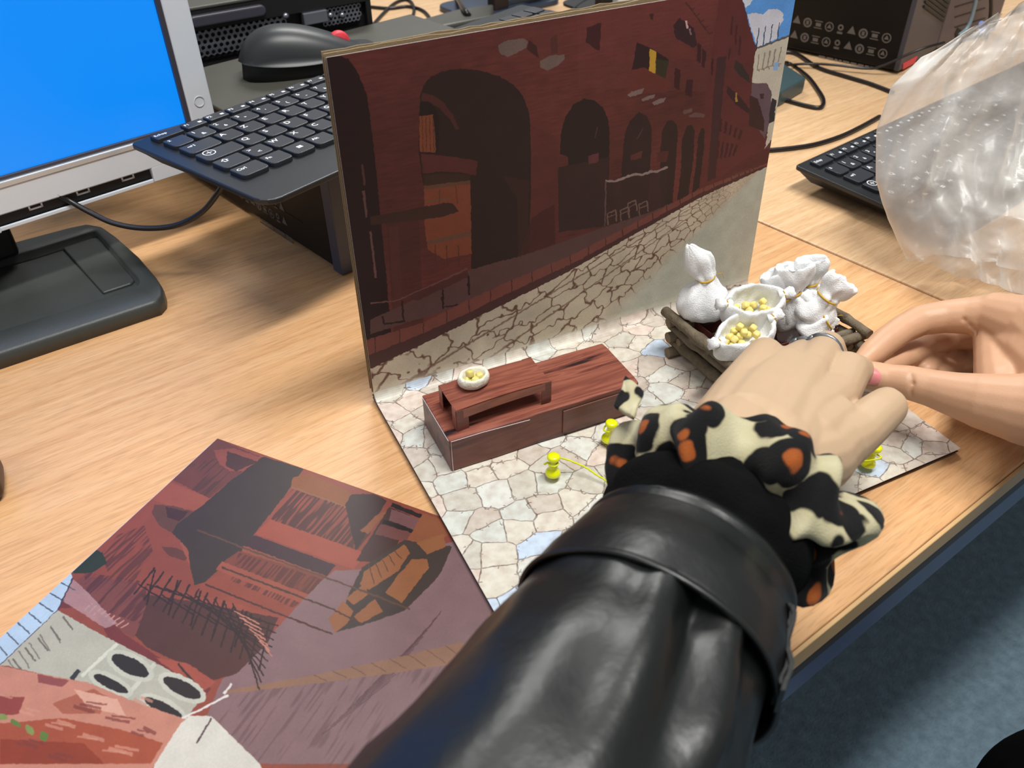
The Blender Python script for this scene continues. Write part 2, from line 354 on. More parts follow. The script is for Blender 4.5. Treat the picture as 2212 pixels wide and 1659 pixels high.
# awning and terrace
A.poly([(1310, 392), (1345, 388), (1372, 376), (1402, 372), (1444, 362), (1436, 452), (1312, 488)], (50, 31, 29), .9)
A.line([(1308, 391), (1328, 392), (1350, 384), (1370, 376), (1388, 378), (1405, 371), (1418, 371), (1443, 361)], 5, (128, 110, 106))
A.line([(1309, 392), (1307, 488)], 3, (84, 62, 60))
for x, y in ((1312, 462), (1356, 440), (1340, 455), (1380, 442)):
    A.line([(x, y), (x+18, y-8), (x+20, y+16)], 3, (100, 76, 68)); A.line([(x, y), (x+2, y+24)], 3, (96, 72, 64)); A.line([(x+2, y+8), (x+18, y+1)], 2, (96, 72, 64))
# balconies
def supports(pts, c=(104, 84, 78)):
    for q in pts: A.poly(q, c)
A.poly([(1143, 60), (1210, 50), (1215, 120), (1168, 135)], (92, 46, 42), .5)
supports([[(1078, 98), (1100, 88), (1133, 84), (1143, 92), (1139, 105), (1118, 116), (1098, 125), (1080, 116)], [(1168, 134), (1190, 121), (1221, 119), (1220, 130), (1208, 142), (1183, 154), (1168, 146)]], (98, 80, 74))
A.poly([(1146, 88), (1160, 100), (1166, 128), (1140, 108)], (56, 28, 26)); A.poly([(1190, 85), (1205, 75), (1207, 115), (1192, 118)], (76, 38, 34))
A.poly([(1269, 62), (1301, 50), (1297, 112), (1280, 102), (1268, 92)], (58, 26, 28)); A.poly([(1405, 30), (1414, 32), (1412, 45), (1406, 42)], (60, 28, 28))
A.poly([(1377, 93), (1410, 106), (1446, 130), (1438, 170), (1392, 146), (1366, 152), (1372, 120)], (42, 24, 26))
A.poly([(1418, 128), (1446, 132), (1438, 170), (1416, 158)], (48, 42, 26)); A.poly([(1405, 106), (1419, 112), (1417, 160), (1403, 154)], (172, 132, 44))
A.poly([(1366, 152), (1392, 146), (1450, 180), (1440, 200), (1360, 205), (1352, 215), (1360, 185)], (92, 42, 36), .8)
supports([[(1356, 206), (1364, 199), (1392, 191), (1388, 202), (1362, 211)], [(1386, 216), (1396, 209), (1417, 203), (1414, 212), (1390, 220)], [(1410, 223), (1420, 216), (1439, 211), (1434, 222), (1414, 228)]], (112, 92, 88))
A.poly([(1456, 55), (1470, 40), (1500, 62), (1507, 100), (1498, 104), (1460, 82)], (50, 28, 30)); A.line([(1484, 46), (1486, 62)], 5, (190, 150, 150)); A.line([(1491, 62), (1494, 76)], 4, (120, 90, 100))
for k in range(5): A.line([(1482+9*k, 6+12*k), (1496+9*k, 22+13*k), (1504+9*k, 18+13*k)], 3, (64, 34, 32), .8)
A.poly([(1450, 90), (1500, 110), (1502, 130), (1450, 125)], (94, 44, 38), .7)
for p in ([(1459, 148), (1471, 152), (1468, 196), (1456, 190)], [(1484, 172), (1498, 172), (1495, 210), (1480, 205)], [(1508, 92), (1516, 98), (1514, 138), (1506, 132)], [(1518, 106), (1526, 112), (1523, 148), (1516, 144)], [(1538, 125), (1542, 128), (1540, 165), (1536, 160)]): A.poly(p, (54, 24, 26))
supports([[(1474, 243), (1480, 238), (1496, 235), (1494, 242), (1478, 248)], [(1488, 250), (1502, 243), (1524, 248), (1520, 254), (1492, 254)]], (92, 66, 62))
A.poly([(1550, 125), (1570, 122), (1562, 200), (1545, 385), (1528, 392), (1542, 200)], (56, 32, 33), .9)
for x0, y0, y1 in ((1583, 35, 75), (1592, 55, 98), (1600, 78, 120), (1577, 105, 130)): A.line([(x0, y0), (x0-3, y1)], 4, (62, 28, 30))
A.poly([(1588, 130), (1603, 140), (1618, 165), (1620, 180), (1600, 165), (1586, 150)], (48, 36, 32)); A.poly([(1572, 185), (1600, 210), (1622, 240), (1618, 246), (1588, 225), (1570, 200)], (52, 28, 28)); A.line([(1590, 200), (1591, 220)], 4, (150, 116, 50))
for k in range(5):
    A.line([(1558+11*k, 258+6*k), (1556+10*k, 285+4*k)], 5, (58, 26, 26)); A.line([(1552+10*k, 305+2*k), (1548+9*k, 345-2*k)], 5, (60, 27, 27))
# sky, clouds, town hall at right
A.poly([(1603, -8), (1730, -8), (1705, 78), (1637, 104), (1628, 88)], (84, 140, 205))
A.poly([(1603, -8), (1632, -8), (1622, 10), (1611, 18)], (188, 194, 204))
A.poly([(1615, 32), (1632, 28), (1648, 32), (1662, 20), (1680, 20), (1692, 28), (1692, 44), (1684, 58), (1680, 82), (1660, 92), (1637, 102), (1625, 70)], (190, 190, 200))
for x in (1640, 1654, 1669, 1684): A.line([(x, 60-(x-1640)*.25), (x-6, 105-(x-1640)*.3)], 2, (50, 66, 92))
A.poly([(1637, 104), (1705, 78), (1690, 200), (1668, 320), (1652, 322), (1656, 300), (1664, 225), (1655, 182), (1624, 180), (1630, 120)], (180, 172, 156))
A.line([(1637, 104), (1705, 78)], 4, (80, 78, 76))
for k in range(5):
    A.line([(1640+12*k, 118-4*k), (1636+11*k, 150-3*k), (1640+11*k, 156-3*k)], 2.5, (130, 122, 112)); A.line([(1634+10*k, 152-3*k), (1648+10*k, 149-3*k)], 2, (130, 122, 112))
A.poly([(1672, 136), (1682, 134), (1680, 152), (1670, 152)], (130, 160, 200))
A.poly([(1624, 181), (1657, 180), (1667, 200), (1662, 262), (1652, 300), (1640, 282), (1620, 262), (1622, 210)], (92, 72, 78))
A.poly([(1620, 205), (1636, 214), (1652, 262), (1650, 285), (1618, 272)], (56, 30, 28)); A.poly([(1641, 204), (1650, 202), (1650, 214), (1643, 214)], (60, 34, 36))
A.poly([(1665, 225), (1668, 212), (1677, 216), (1672, 262), (1660, 268)], (44, 38, 40)); A.poly([(1652, 322), (1668, 300), (1666, 360), (1600, 365), (1560, 400), (1560, 380), (1600, 350)], (78, 36, 34), .9)
# pavement, curb and cobbled road
A.poly([(1150, 546), (1203, 527), (1311, 489), (1400, 460), (1500, 418), (1600, 372), (1665, 352), (1660, 378), (1480, 448), (1300, 525), (1130, 604), (1000, 660), (800, 722), (800, 690), (870, 660), (1018, 582)], (80, 54, 52))
A.line([(800, 655), (855, 650), (925, 620), (1010, 580)], 3, (96, 64, 60)); A.poly([(880, 640), (1010, 585), (1012, 598), (900, 650)], (70, 38, 36))
for x, y in ((956, 625), (1012, 595)): A.line([(x, y), (x+1, y+42)], 4, (38, 20, 20)); A.ell(x, y+20, 4, 5, (38, 20, 20))
A.line([(955, 664), (1012, 655)], 3, (40, 22, 22)); A.line([(826, 682), (830, 700), (876, 694)], 4, (40, 22, 22)); A.line([(868, 650), (872, 694)], 4, (38, 20, 20))
curbt = [(785, 736), (914, 697), (999, 654), (1099, 608), (1248, 545), (1512, 408), (1665, 350)]
curbb = [(1665, 353), (1512, 418), (1248, 564), (1099, 633), (999, 682), (914, 720), (785, 772)]
A.poly(curbt+curbb, (104, 58, 50))
for k in range(26):
    t = k/26; x = 810+(1-(1-t)**1.7)*820; i = np.interp(x, [p[0] for p in curbt], [p[1] for p in curbt]); j = np.interp(x, [p[0] for p in curbb[::-1]], [p[1] for p in curbb[::-1]]); A.line([(x, i), (x+1, j)], 2, (66, 34, 32))
A.poly(curbb[::-1]+[(785, 806), (906, 748), (1062, 671), (1211, 597), (1512, 428), (1665, 358)][::-1], (66, 38, 36))
road = [(785, 804), (906, 747), (1062, 670), (1211, 596), (1512, 427), (1665, 357), (1700, 350), (1700, 900), (780, 900)]
ii = A.mask(road)
X = A.X[ii]; Y = A.Y[ii]
base = np.array([158, 146, 128.])[None]*(1+.10*(value_noise(A.W, A.H, 60, 31)[ii][:, None]-.5))
# slabs seen in perspective: cells over (direction from the vanishing point, log distance)
th_ = np.arctan2(Y-VY, VX-X); lr = np.log(np.hypot(X-VX, Y-VY)+1e-6)
ga = th_*19; gb = lr*9
rs = np.random.RandomState(3); J = rs.rand(64, 64, 2)
ca = np.floor(ga).astype(int); cb = np.floor(gb).astype(int); d1 = np.full(len(X), 9.); d2 = np.full(len(X), 9.); wn = (value_noise(A.W, A.H, 14, 33)[ii]-.5)*.32
for da in (-1, 0, 1, 2):
    for db in (-1, 0, 1, 2):
        j = J[(ca+da) % 64, (cb+db) % 64]; dd = np.hypot(ga+wn-(ca+da+.15+.7*j[:, 0]), gb+wn-(cb+db+.1+.8*j[:, 1]))
        m_ = dd < d1; d2 = np.where(m_, d1, np.minimum(d2, dd)); d1 = np.where(m_, dd, d1)
crack = np.clip(1.25-(d2-d1)/.085, 0, 1)
for t0 in (.547, .614): crack = np.maximum(crack, np.clip(1-np.abs(th_-t0)/.0042, 0, 1)*.9)
smooth_ = (Y-VY) > (VX-X)*.93+14
fade = np.clip(1-(th_-.745-.03*wn)/.05, 0, 1)
crack = crack*fade*np.clip((1650-X)/150, .25, 1)
col = base*(1-crack[:, None])+np.array([84, 58, 46.])[None]*crack[:, None]
far_ = np.clip((th_-.74)/.08, 0, 1)[:, None]*np.clip((X-1150)/200, 0, 1)[:, None]; col = col*(1-far_)+np.array([150, 150, 138.])[None]*far_
low = np.clip((A.v[ii]*-1+.012)/.008, 0, 1)[:, None]; col = col*(1-low*.8)+np.array([190, 186, 172.])[None]*low*.8
A.img[ii] = np.clip(col*1.10, 0, 250)
IMG_BOARD = A.done('street_print', 1.18, .07)
M_BOARDP = print_mat('street_print', IMG_BOARD, .5, .35)
# --- crazy paving print on the floor of the model
def paving_mat():
    m = bpy.data.materials.new('stone_paving_print'); m.use_nodes = True; nt = m.node_tree; N = nt.nodes; L = nt.links; b = N['Principled BSDF']
    b.inputs['Roughness'].default_value = .42; b.inputs['Specular IOR Level'].default_value = .4
    tc = N.new('ShaderNodeTexCoord'); n0 = N.new('ShaderNodeTexNoise'); n0.inputs['Scale'].default_value = 70; n0.inputs['Detail'].default_value = 3
    L.new(tc.outputs['Object'], n0.inputs['Vector'])
    va = N.new('ShaderNodeVectorMath'); va.operation = 'SCALE'; va.inputs['Scale'].default_value = .006; L.new(n0.outputs['Color'], va.inputs[0])
    vb = N.new('ShaderNodeVectorMath'); vb.operation = 'ADD'; L.new(tc.outputs['Object'], vb.inputs[0]); L.new(va.outputs[0], vb.inputs[1])
    mp = N.new('ShaderNodeMapping'); mp.inputs['Scale'].default_value = (1, 1.25, 0); mp.inputs['Rotation'].default_value = (0, 0, .25); L.new(vb.outputs[0], mp.inputs[0])
    def vor(scale, feat, metric='EUCLIDEAN'):
        v = N.new('ShaderNodeTexVoronoi'); v.voronoi_dimensions = '2D'; v.feature = feat; v.inputs['Scale'].default_value = scale; v.inputs['Randomness'].default_value = .85
        L.new(mp.outputs[0], v.inputs['Vector']); return v
    def math_(op, a, bv):
        n = N.new('ShaderNodeMath'); n.operation = op
        for i, x in enumerate((a, bv)):
            if isinstance(x, (int, float)): n.inputs[i].default_value = x
            else: L.new(x, n.inputs[i])
        return n.outputs[0]
    SCL = 54
    e1 = vor(SCL, 'DISTANCE_TO_EDGE'); c1 = vor(SCL, 'F1'); e2 = vor(SCL*2.6, 'DISTANCE_TO_EDGE')
    sep = N.new('ShaderNodeSeparateColor'); L.new(c1.outputs['Color'], sep.inputs[0])
    tint = ramp(N, ((0, (200, 190, 178)), (.2, (214, 208, 194)), (.4, (206, 208, 200)), (.58, (218, 204, 192)), (.74, (200, 196, 184)), (.86, (214, 214, 206)), (.955, (196, 212, 230))), 'CONSTANT'); L.new(sep.outputs[0], tint.inputs[0])
    n3 = N.new('ShaderNodeTexNoise'); n3.inputs['Scale'].default_value = 160; n3.inputs['Detail'].default_value = 4; L.new(tc.outputs['Object'], n3.inputs['Vector'])
    rr = ramp(N, ((.3, (225, 215, 208)), (.6, (255, 255, 255)))); L.new(n3.outputs[0], rr.inputs[0])
    mul = N.new('ShaderNodeMix'); mul.data_type = 'RGBA'; mul.blend_type = 'MULTIPLY'; mul.inputs[0].default_value = .8; L.new(tint.outputs[0], mul.inputs[6]); L.new(rr.outputs[0], mul.inputs[7])
    # thin joints, plus little chips where the joints widen
    k1 = math_('LESS_THAN', e1.outputs['Distance'], .022)
    wide = math_('MULTIPLY', math_('LESS_THAN', e1.outputs['Distance'], .10), math_('GREATER_THAN', n0.outputs[0], .52))
    k2 = math_('MULTIPLY', wide, math_('LESS_THAN', e2.outputs['Distance'], .05))
    kk = math_('MAXIMUM', k1, k2); n4 = N.new('ShaderNodeTexNoise'); n4.inputs['Scale'].default_value = 300; L.new(tc.outputs['Object'], n4.inputs['Vector'])
    kk = math_('MULTIPLY', kk, math_('ADD', math_('MULTIPLY', n4.outputs[0], 1.2), .1))
    mx = N.new('ShaderNodeMix'); mx.data_type = 'RGBA'; L.new(kk, mx.inputs[0]); L.new(mul.outputs[2], mx.inputs[6]); mx.inputs[7].default_value = rgb(104, 84, 74)
    L.new(mx.outputs[2], b.inputs['Base Color']); return m
M_PAVE = paving_mat()
# --- the print lying loose at lower left (210 x 297 mm)
ZP = -.0029
PA = at(470, 947, ZP); PDv = (at(935, 1110, ZP)-PA).normalized(); PCv = Vector((PDv.y, -PDv.x, 0))
def panel_P(u, v):
    return np.stack([PA.x+PDv.x*u+PCv.x*v, PA.y+PDv.y*u+PCv.y*v, np.full_like(u, ZP)], -1)
Q = Art(.21, .297, panel_P, 4000, (150, 76, 60))
def K(*a): # list of crop coordinates -> photo pixels
    return [(a[i]/2.212, 900+a[i+1]/2.212) for i in range(0, len(a), 2)]
st = value_noise(Q.W, Q.H, 5, 41, .8, 9); Q.img *= (1+.10*(value_noise(Q.W, Q.H, 120, 42)-.5))[..., None]
def stripes(pts, c, a=.5, thr=.55):
    i = Q.mask(pts); m_ = np.clip((st[i]-thr)*5, 0, 1)[:, None]*a; Q.img[i] = Q.img[i]*(1-m_)+np.array(c, float)*m_
Q.poly(K(1030, 100, 1240, 190, 1160, 260, 1000, 390, 820, 300, 900, 200), (116, 64, 54)); stripes(K(860, 240, 1110, 180, 1160, 260, 1000, 390, 820, 300), (70, 50, 44))
Q.poly(K(800, 305, 1000, 390, 940, 450, 820, 430, 690, 380), (160, 84, 66)); Q.poly(K(1020, 160, 1120, 150, 1245, 195, 1180, 260, 1100, 260, 1050, 230), (150, 78, 64)); Q.poly(K(1085, 165, 1230, 215, 1130, 262, 1080, 235), (84, 52, 46))
Q.poly(K(740, 420, 830, 425, 940, 460, 860, 500, 830, 560, 760, 520, 725, 460), (104, 66, 54)); Q.poly(K(770, 620, 840, 625, 915, 655, 880, 690, 800, 660), (104, 60, 50)); Q.poly(K(790, 430, 900, 455, 860, 500, 800, 480), (76, 46, 42))
stripes(K(470, 600, 690, 520, 730, 640, 640, 790, 520, 760), (96, 54, 46), .8, .45); Q.poly(K(860, 600, 1010, 640, 930, 720, 900, 700), (160, 84, 66))
Q.poly(K(1260, 190, 1450, 250, 1350, 390, 1215, 560, 1160, 660, 1080, 700, 980, 790, 930, 805, 910, 730, 900, 640, 870, 600, 820, 555, 850, 510, 960, 430, 1110, 300), (68, 54, 47))
Q.poly(K(1400, 290, 1480, 270, 1690, 370, 1650, 430, 1390, 330), (148, 88, 52)); Q.line(K(1390, 335, 1660, 435), 4, (150, 100, 70))
stripes(K(1380, 340, 1650, 430, 1780, 520, 1740, 650, 1500, 580, 1290, 500), (84, 50, 44), .9, .35)
Q.poly(K(1290, 490, 1745, 650, 1690, 730, 1220, 560), (166, 82, 62)); Q.poly(K(1215, 565, 1605, 710, 1560, 762, 1165, 615), (72, 48, 50))
Q.poly(K(1165, 618, 1560, 765, 1540, 800, 1140, 670), (150, 82, 62)); Q.poly(K(1140, 640, 1560, 770, 1500, 860, 1060, 700), (128, 68, 54)); stripes(K(1140, 650, 1550, 780, 1420, 960, 1100, 790), (92, 52, 44), .8, .4)
Q.poly(K(1060, 690, 1500, 860, 1460, 900, 1030, 730), (160, 84, 64)); Q.poly(K(950, 800, 1050, 760, 1440, 930, 1380, 960, 1000, 860), (150, 76, 58)); 
Q.poly(K(1680, 370, 1790, 370, 1850, 400, 1760, 540, 1700, 640, 1650, 420), (66, 44, 42)); Q.poly(K(1860, 430, 1960, 470, 1860, 700, 1700, 690), (74, 48, 44))
Q.line(K(1870, 420, 2020, 480, 1950, 620), 9, (44, 34, 34)); Q.line(K(1830, 500, 1980, 550), 9, (44, 34, 34)); Q.poly(K(1870, 440, 2005, 490, 1975, 540, 1860, 495), (126, 84, 84)); Q.poly(K(1820, 510, 1960, 555, 1940, 600, 1790, 560), (120, 72, 66))
Q.poly(K(2020, 460, 2130, 500, 2150, 560, 1990, 660, 1940, 600), (150, 88, 58)); Q.poly(K(1800, 470, 1850, 450, 1760, 560, 1720, 545), (150, 90, 60))
road2 = K(1740, 730, 1600, 735, 1540, 780, 1370, 960, 1280, 1060, 1060, 1260, 1000, 1400, 900, 1659, 2300, 1659, 2500, 500, 2180, 590)
Q.poly(road2, (140, 108, 110)); stripes(K(1100, 1330, 2300, 1100, 2400, 1700, 900, 1700), (104, 74, 76), .5, .62)
for k in range(12): Q.line(K(2110-k*22, 930+k*30, 1980-k*40, 1080+k*40), 2, (96, 66, 68), .8)
Q.poly(K(1730, 720, 1930, 590, 2160, 620, 2100, 760, 1930, 930, 1720, 1000, 1600, 1030, 1660, 860), (72, 58, 52))
for p in (K(1740, 740, 1930, 610, 1960, 650, 1900, 740, 1760, 830, 1720, 800), K(1970, 680, 2040, 680, 2050, 720, 1920, 890, 1840, 840, 1900, 760), K(1690, 955, 1790, 870, 1830, 930, 1725, 988), K(1570, 970, 1640, 880, 1690, 930, 1660, 990, 1600, 1030), K(1990, 600, 2120, 560, 2130, 620, 2040, 660), K(1650, 870, 1740, 800, 1760, 850, 1690, 900)): Q.poly(p, (156, 98, 62))
for k in range(5): Q.line(K(1760+30*k, 700-16*k, 1790+32*k, 800-30*k), 2, (92, 60, 44))
Q.poly(K(1070, 1310, 1500, 1235, 1900, 1150, 2210, 1075, 2300, 1180, 2120, 1190, 1700, 1250, 1300, 1300, 1080, 1325), (152, 112, 90))
for k in range(8): Q.line(K(1500+90*k, 1235-20*k, 1560+95*k, 1262-14*k), 2, (120, 84, 70))
Q.line(K(940, 540, 1250, 660, 1700, 820, 1960, 920), 4, (100, 70, 54)); Q.line(K(1060, 720, 1590, 920, 1730, 990), 4, (84, 56, 46)); Q.line(K(980, 800, 1300, 930, 1590, 1040), 4, (84, 50, 42))
# dark facade mass, scaffold
Q.poly(K(640, 840, 900, 880, 1330, 960, 1280, 1080, 1130, 1230, 1020, 1260, 860, 1180, 700, 1100, 560, 960), (88, 54, 48))
Q.poly(K(400, 760, 640, 790, 700, 900, 640, 1060, 420, 930, 330, 800), (128, 72, 66)); stripes(K(400, 740, 700, 790, 700, 1000, 420, 900), (90, 50, 50), .8, .4)
for k in range(10): Q.line(K(700+46*k, 800+10*k, 1330-10*k, 1000+34*k), 3, (56, 38, 34))
for k in range(14): Q.line(K(740+42*k, 720+20*k, 640+46*k, 850+28*k), 4, (60, 40, 34))
for k in range(5): Q.line(K(740+110*k, 730+50*k, 700+105*k, 900+50*k), 4, (54, 36, 32)); Q.line(K(660+110*k, 800+50*k, 820+105*k, 900+45*k), 3, (54, 36, 32))
for k in range(7): Q.line(K(1120+24*k, 930+28*k, 1240+10*k, 990+26*k), 3, (196, 130, 112))
for k in range(9): Q.line(K(400+22*k, 930+10*k, 440+22*k, 890+12*k), 3, (200, 140, 130))
Q.poly(K(270, 920, 350, 770, 400, 830, 520, 1060, 700, 1160, 980, 1330, 1010, 1300, 760, 1150, 600, 1040, 430, 900), (120, 56, 54)); Q.poly(K(300, 880, 350, 775, 430, 850, 560, 990, 500, 1010), (188, 150, 154), .8)
Q.poly(K(740, 1150, 900, 1180, 1030, 1270, 960, 1320), (168, 84, 68)); Q.line(K(850, 1180, 970, 1320), 5, (70, 50, 44))
# sky strip with poles, green bush
Q.poly(K(-200, 1230, -200, 1100, 330, 735, 350, 770, 275, 930, 0, 1190), (192, 214, 240))
for k in range(9): Q.line(K(270-50*k, 780+48*k, 360-54*k, 830+52*k), 3, (92, 100, 116))
Q.line(K(350, 770, 275, 925, 0, 1190), 3, (80, 60, 70))
Q.poly(K(330, 735, 380, 660, 440, 625, 490, 650, 512, 700, 440, 745, 360, 750), (52, 58, 40))
# pale arcaded town hall
Q.poly(K(275, 925, 520, 1060, 720, 1160, 985, 1320, 880, 1450, 640, 1360, 380, 1270, 330, 1260, 30, 1190, 0, 1190), (190, 186, 172))
for k in range(5): Q.line(K(300-60*k, 955+50*k, 350-60*k, 1020+50*k), 4, (120, 110, 100)); Q.line(K(240-50*k, 1000+40*k, 290-50*k, 1080+40*k), 3, (130, 122, 110))
Q.line(K(390, 1240, 560, 1085), 7, (222, 220, 206)); Q.line(K(610, 1330, 740, 1180), 9, (214, 212, 198)); Q.poly(K(330, 1250, 370, 1205, 390, 1215, 350, 1262), (60, 60, 60))
for cx, cy, rx, ry in ((622, 1190, 98, 38), (870, 1296, 100, 34), (528, 1276, 92, 24), (780, 1392, 100, 26)):
    Q.ell(cx/2.212, 900+cy/2.212, (rx+26)/2.212, (ry+22)/2.212, (206, 204, 190), .47); Q.ell(cx/2.212, 900+cy/2.212, rx/2.212, ry/2.212, (52, 44, 42), .47)
# warm buildings lower left and plants
Q.poly(K(-100, 1180, 0, 1190, 200, 1230, 420, 1270, 640, 1360, 900, 1450, 850, 1490, 740, 1659, 600, 1900, -300, 1900, -200, 1300), (204, 138, 118))
for p, c in ((K(-60, 1330, 120, 1340, 90, 1420, -60, 1440), (150, 70, 60)), (K(180, 1230, 330, 1260, 300, 1290, 180, 1270), (150, 80, 76)), (K(250, 1370, 440, 1300, 520, 1340, 480, 1420, 300, 1420), (176, 100, 78)), (K(-60, 1470, 300, 1440, 600, 1500, 780, 1560, 720, 1659, -60, 1659), (172, 84, 58)), (K(0, 1540, 400, 1560, 500, 1659, 0, 1659), (150, 64, 42)), (K(350, 1300, 560, 1350, 600, 1430, 420, 1390), (226, 170, 150))): Q.poly(p, c)
for k in range(26):
    x = (k*137) % 700; y = 1330+((k*211) % 300); Q.line(K(x, y, x+60+(k % 5)*14, y+14+(k % 3)*8), 4+(k % 3)*2, (128, 62, 54) if k % 2 else (214, 150, 130), .7)
for k in range(12):
    x = (k*67) % 260; y = 1430+(k*31) % 120; Q.ell(x/2.212, 900+y/2.212, 10, 5, (104, 128, 62) if k % 2 else (138, 150, 84), .6*(k % 4))
Q.poly(K(740, 1659, 860, 1470, 905, 1430, 1010, 1430, 1120, 1540, 1240, 1659, 1300, 1760, 700, 1760), (226, 220, 210))
Q.line(K(870, 1440, 960, 1400, 1090, 1330), 5, (236, 226, 222)); Q.line(K(1070, 1325, 1105, 1275), 5, (236, 226, 222)); Q.line(K(1010, 1440, 940, 1560), 4, (90, 70, 70))
IMG_PANEL = Q.done('scaffold_street_print', .62, .05)
M_PANELP = print_mat('scaffold_street_print', IMG_PANEL, .38, .5)
M_PANELB = mat('blue_white_print', (150, 175, 215), .5, vary=.35, vscale=120)

# ------------------------------------------------------------------ street model: cardboard base and back with printed paper
def setuv(me, f):
    uv = me.uv_layers.new(name='UVMap'); co = [v.co for v in me.vertices]
    for l in me.loops: uv.data[l.index].uv = f(co[l.vertex_index])
def grid_me(nx, nz, P, flip=False):
    vs = [P(i/nx, j/nz) for j in range(nz+1) for i in range(nx+1)]; w = nx+1
    fs = [((j*w+i), (j*w+i+1), ((j+1)*w+i+1), ((j+1)*w+i)) for j in range(nz) for i in range(nx)]
    if flip: fs = [f[::-1] for f in fs]
    return mesh(vs, fs)
BD = .2006
def topz(x): return BH+.0012*math.sin(x*40)*.3
model = empty('street_model', (BW/2, -BD/2, ZD), 'folded cardboard street model with brick arcade back board and stone paving base', 'model')
def sheet(off0, off1, zt, m, name, jag=0, uv=False, z0=.003, seed=0):
    bm = bmesh.new(); nx, nz = 48, 24; g = {}
    for s, off in ((0, off0), (1, off1)):
        for j in range(nz+1):
            for i in range(nx+1):
                x = BW*i/nx; top = zt+(jag*(noise.noise((x*90, seed*7.3, 0))+noise.noise((x*300, seed*3.3, 4))*.5) if jag else 0)
                z = z0+(top-z0)*j/nz; g[s, i, j] = bm.verts.new((x, board_y(x, z)+off+.0012*(z/BH)**4*math.sin(x/BW*math.pi), z))
    for i in range(nx):
        for j in range(nz):
            bm.faces.new((g[0, i, j], g[0, i+1, j], g[0, i+1, j+1], g[0, i, j+1])); bm.faces.new((g[1, i, j], g[1, i, j+1], g[1, i+1, j+1], g[1, i+1, j]))
    for i in range(nx):
        bm.faces.new((g[0, i, nz], g[0, i+1, nz], g[1, i+1, nz], g[1, i, nz])); bm.faces.new((g[0, i, 0], g[1, i, 0], g[1, i+1, 0], g[0, i+1, 0]))
    for j in range(nz):
        bm.faces.new((g[0, 0, j], g[0, 0, j+1], g[1, 0, j+1], g[1, 0, j])); bm.faces.new((g[0, nx, j], g[1, nx, j], g[1, nx, j+1], g[0, nx, j+1]))
    me = frombm(bm)
    if uv: setuv(me, lambda c: (c.x/BW, c.z/BH))
    o = mkobj(name, me, m); wpar(o, model); return o
pr_ = sheet(0, .0003, BH, M_BOARDP, 'back_print', 0, True, z0=.0)
pr_.data.materials.append(M_WHITEP)
for p in pr_.data.polygons:
    if abs(p.normal.y) < .6 or p.normal.y > 0: p.material_index = 1
def wave_sheet(y0, y1, name, seed):
    n = 110; vs = []; fs = []
    for k in range(n+1):
        z = .002+(BH-.0035)*k/n; o_ = y0 if k % 2 else y1
        for x in (.0006, BW*.25, BW*.5, BW*.75, BW-.0006): vs.append((x, board_y(x, z)+o_+.0012*(z/BH)**4*math.sin(x/BW*math.pi), z+.0006*noise.noise((x*200, k*.4, seed))))
    for k in range(n):
        for i in range(4): fs.append((k*5+i, k*5+i+1, k*5+6+i, k*5+5+i))
    o = mkobj(name, mesh(vs, fs), M_CARDD); wpar(o, model)
sheet(.00035, .0007, BH-.0004, M_CARD, 'cardboard_liner', .0003, seed=1)
wave_sheet(.0008, .0043, 'corrugated_core', 1)
sheet(.0044, .0051, BH+.0006, M_CARD, 'cardboard_liner', .0007, seed=2)
wave_sheet(.0052, .0083, 'corrugated_core', 2)
sheet(.0084, .0090, BH+.0004, M_CARD, 'cardboard_liner', .0014, seed=3)
# base
fo = mkobj('paper_fold', grid_me(30, 8, lambda a, b: Vector((a*BW, -.007+.007*math.sin(b*math.pi/2)+.00002, .0001+.007*(1-math.cos(b*math.pi/2))))), M_PAVE); wpar(fo, model)
bp = mkobj('base_print', box_me(0, BW, -BD, -.0005, -.0003, 0), M_PAVE); bp.data.materials.append(M_WHITEP); wpar(bp, model)
for p in bp.data.polygons:
    if p.normal.z < .5: p.material_index = 1
def wave_base():
    n = 100; vs = []; fs = []
    for k in range(n+1):
        y = -BD+.001+(BD-.002)*k/n; z = -.0006 if k % 2 else -.0025
        vs += [(.0008, y, z), (BW-.0008, y, z)]
    for k in range(n): fs.append((2*k, 2*k+1, 2*k+3, 2*k+2))
    return mesh(vs, fs)
o = mkobj('corrugated_core', wave_base(), M_CARDD); wpar(o, model)
o = mkobj('cardboard_liner', box_me(.0003, BW-.0003, -BD+.0004, .006, -.0006, -.00035), M_CARDD); wpar(o, model)
o = mkobj('cardboard_liner', box_me(.0003, BW-.0003, -BD+.0004, .006, -.0028, -.0025), M_CARDD); wpar(o, model)
# ------------------------------------------------------------------ loose prints at lower left
def panel(name, z0, z1, off, m_top, label, uv):
    base = PA+Vector((off[0], off[1], 0)); P = [base, base+PDv*.21, base+PDv*.21+PCv*.297, base+PCv*.297]
    me = prism_me([(p.x, p.y) for p in P], z0, z1)
    if uv: setuv(me, lambda c: ((Vector((c.x, c.y, 0))-Vector((PA.x, PA.y, 0))).dot(PDv)/.21, (Vector((c.x, c.y, 0))-Vector((PA.x, PA.y, 0))).dot(PCv)/.297))
    me.materials.append(m_top); me.materials.append(M_WHITEP)
    for p in me.polygons: p.material_index = 0 if p.normal.z > .5 else 1
    o = mkobj(name, me); tag(o, label, 'print'); return o
panel('printed_card', -.00365, -.00293, (0, 0), M_PANELP, 'loose card print of red brick street with scaffolding lying at lower left', True)
panel('printed_card', -.00450, -.00370, (-.0022, -.0006), M_PANELB, 'second printed card with blue edge peeking out under the scaffolding print', False)
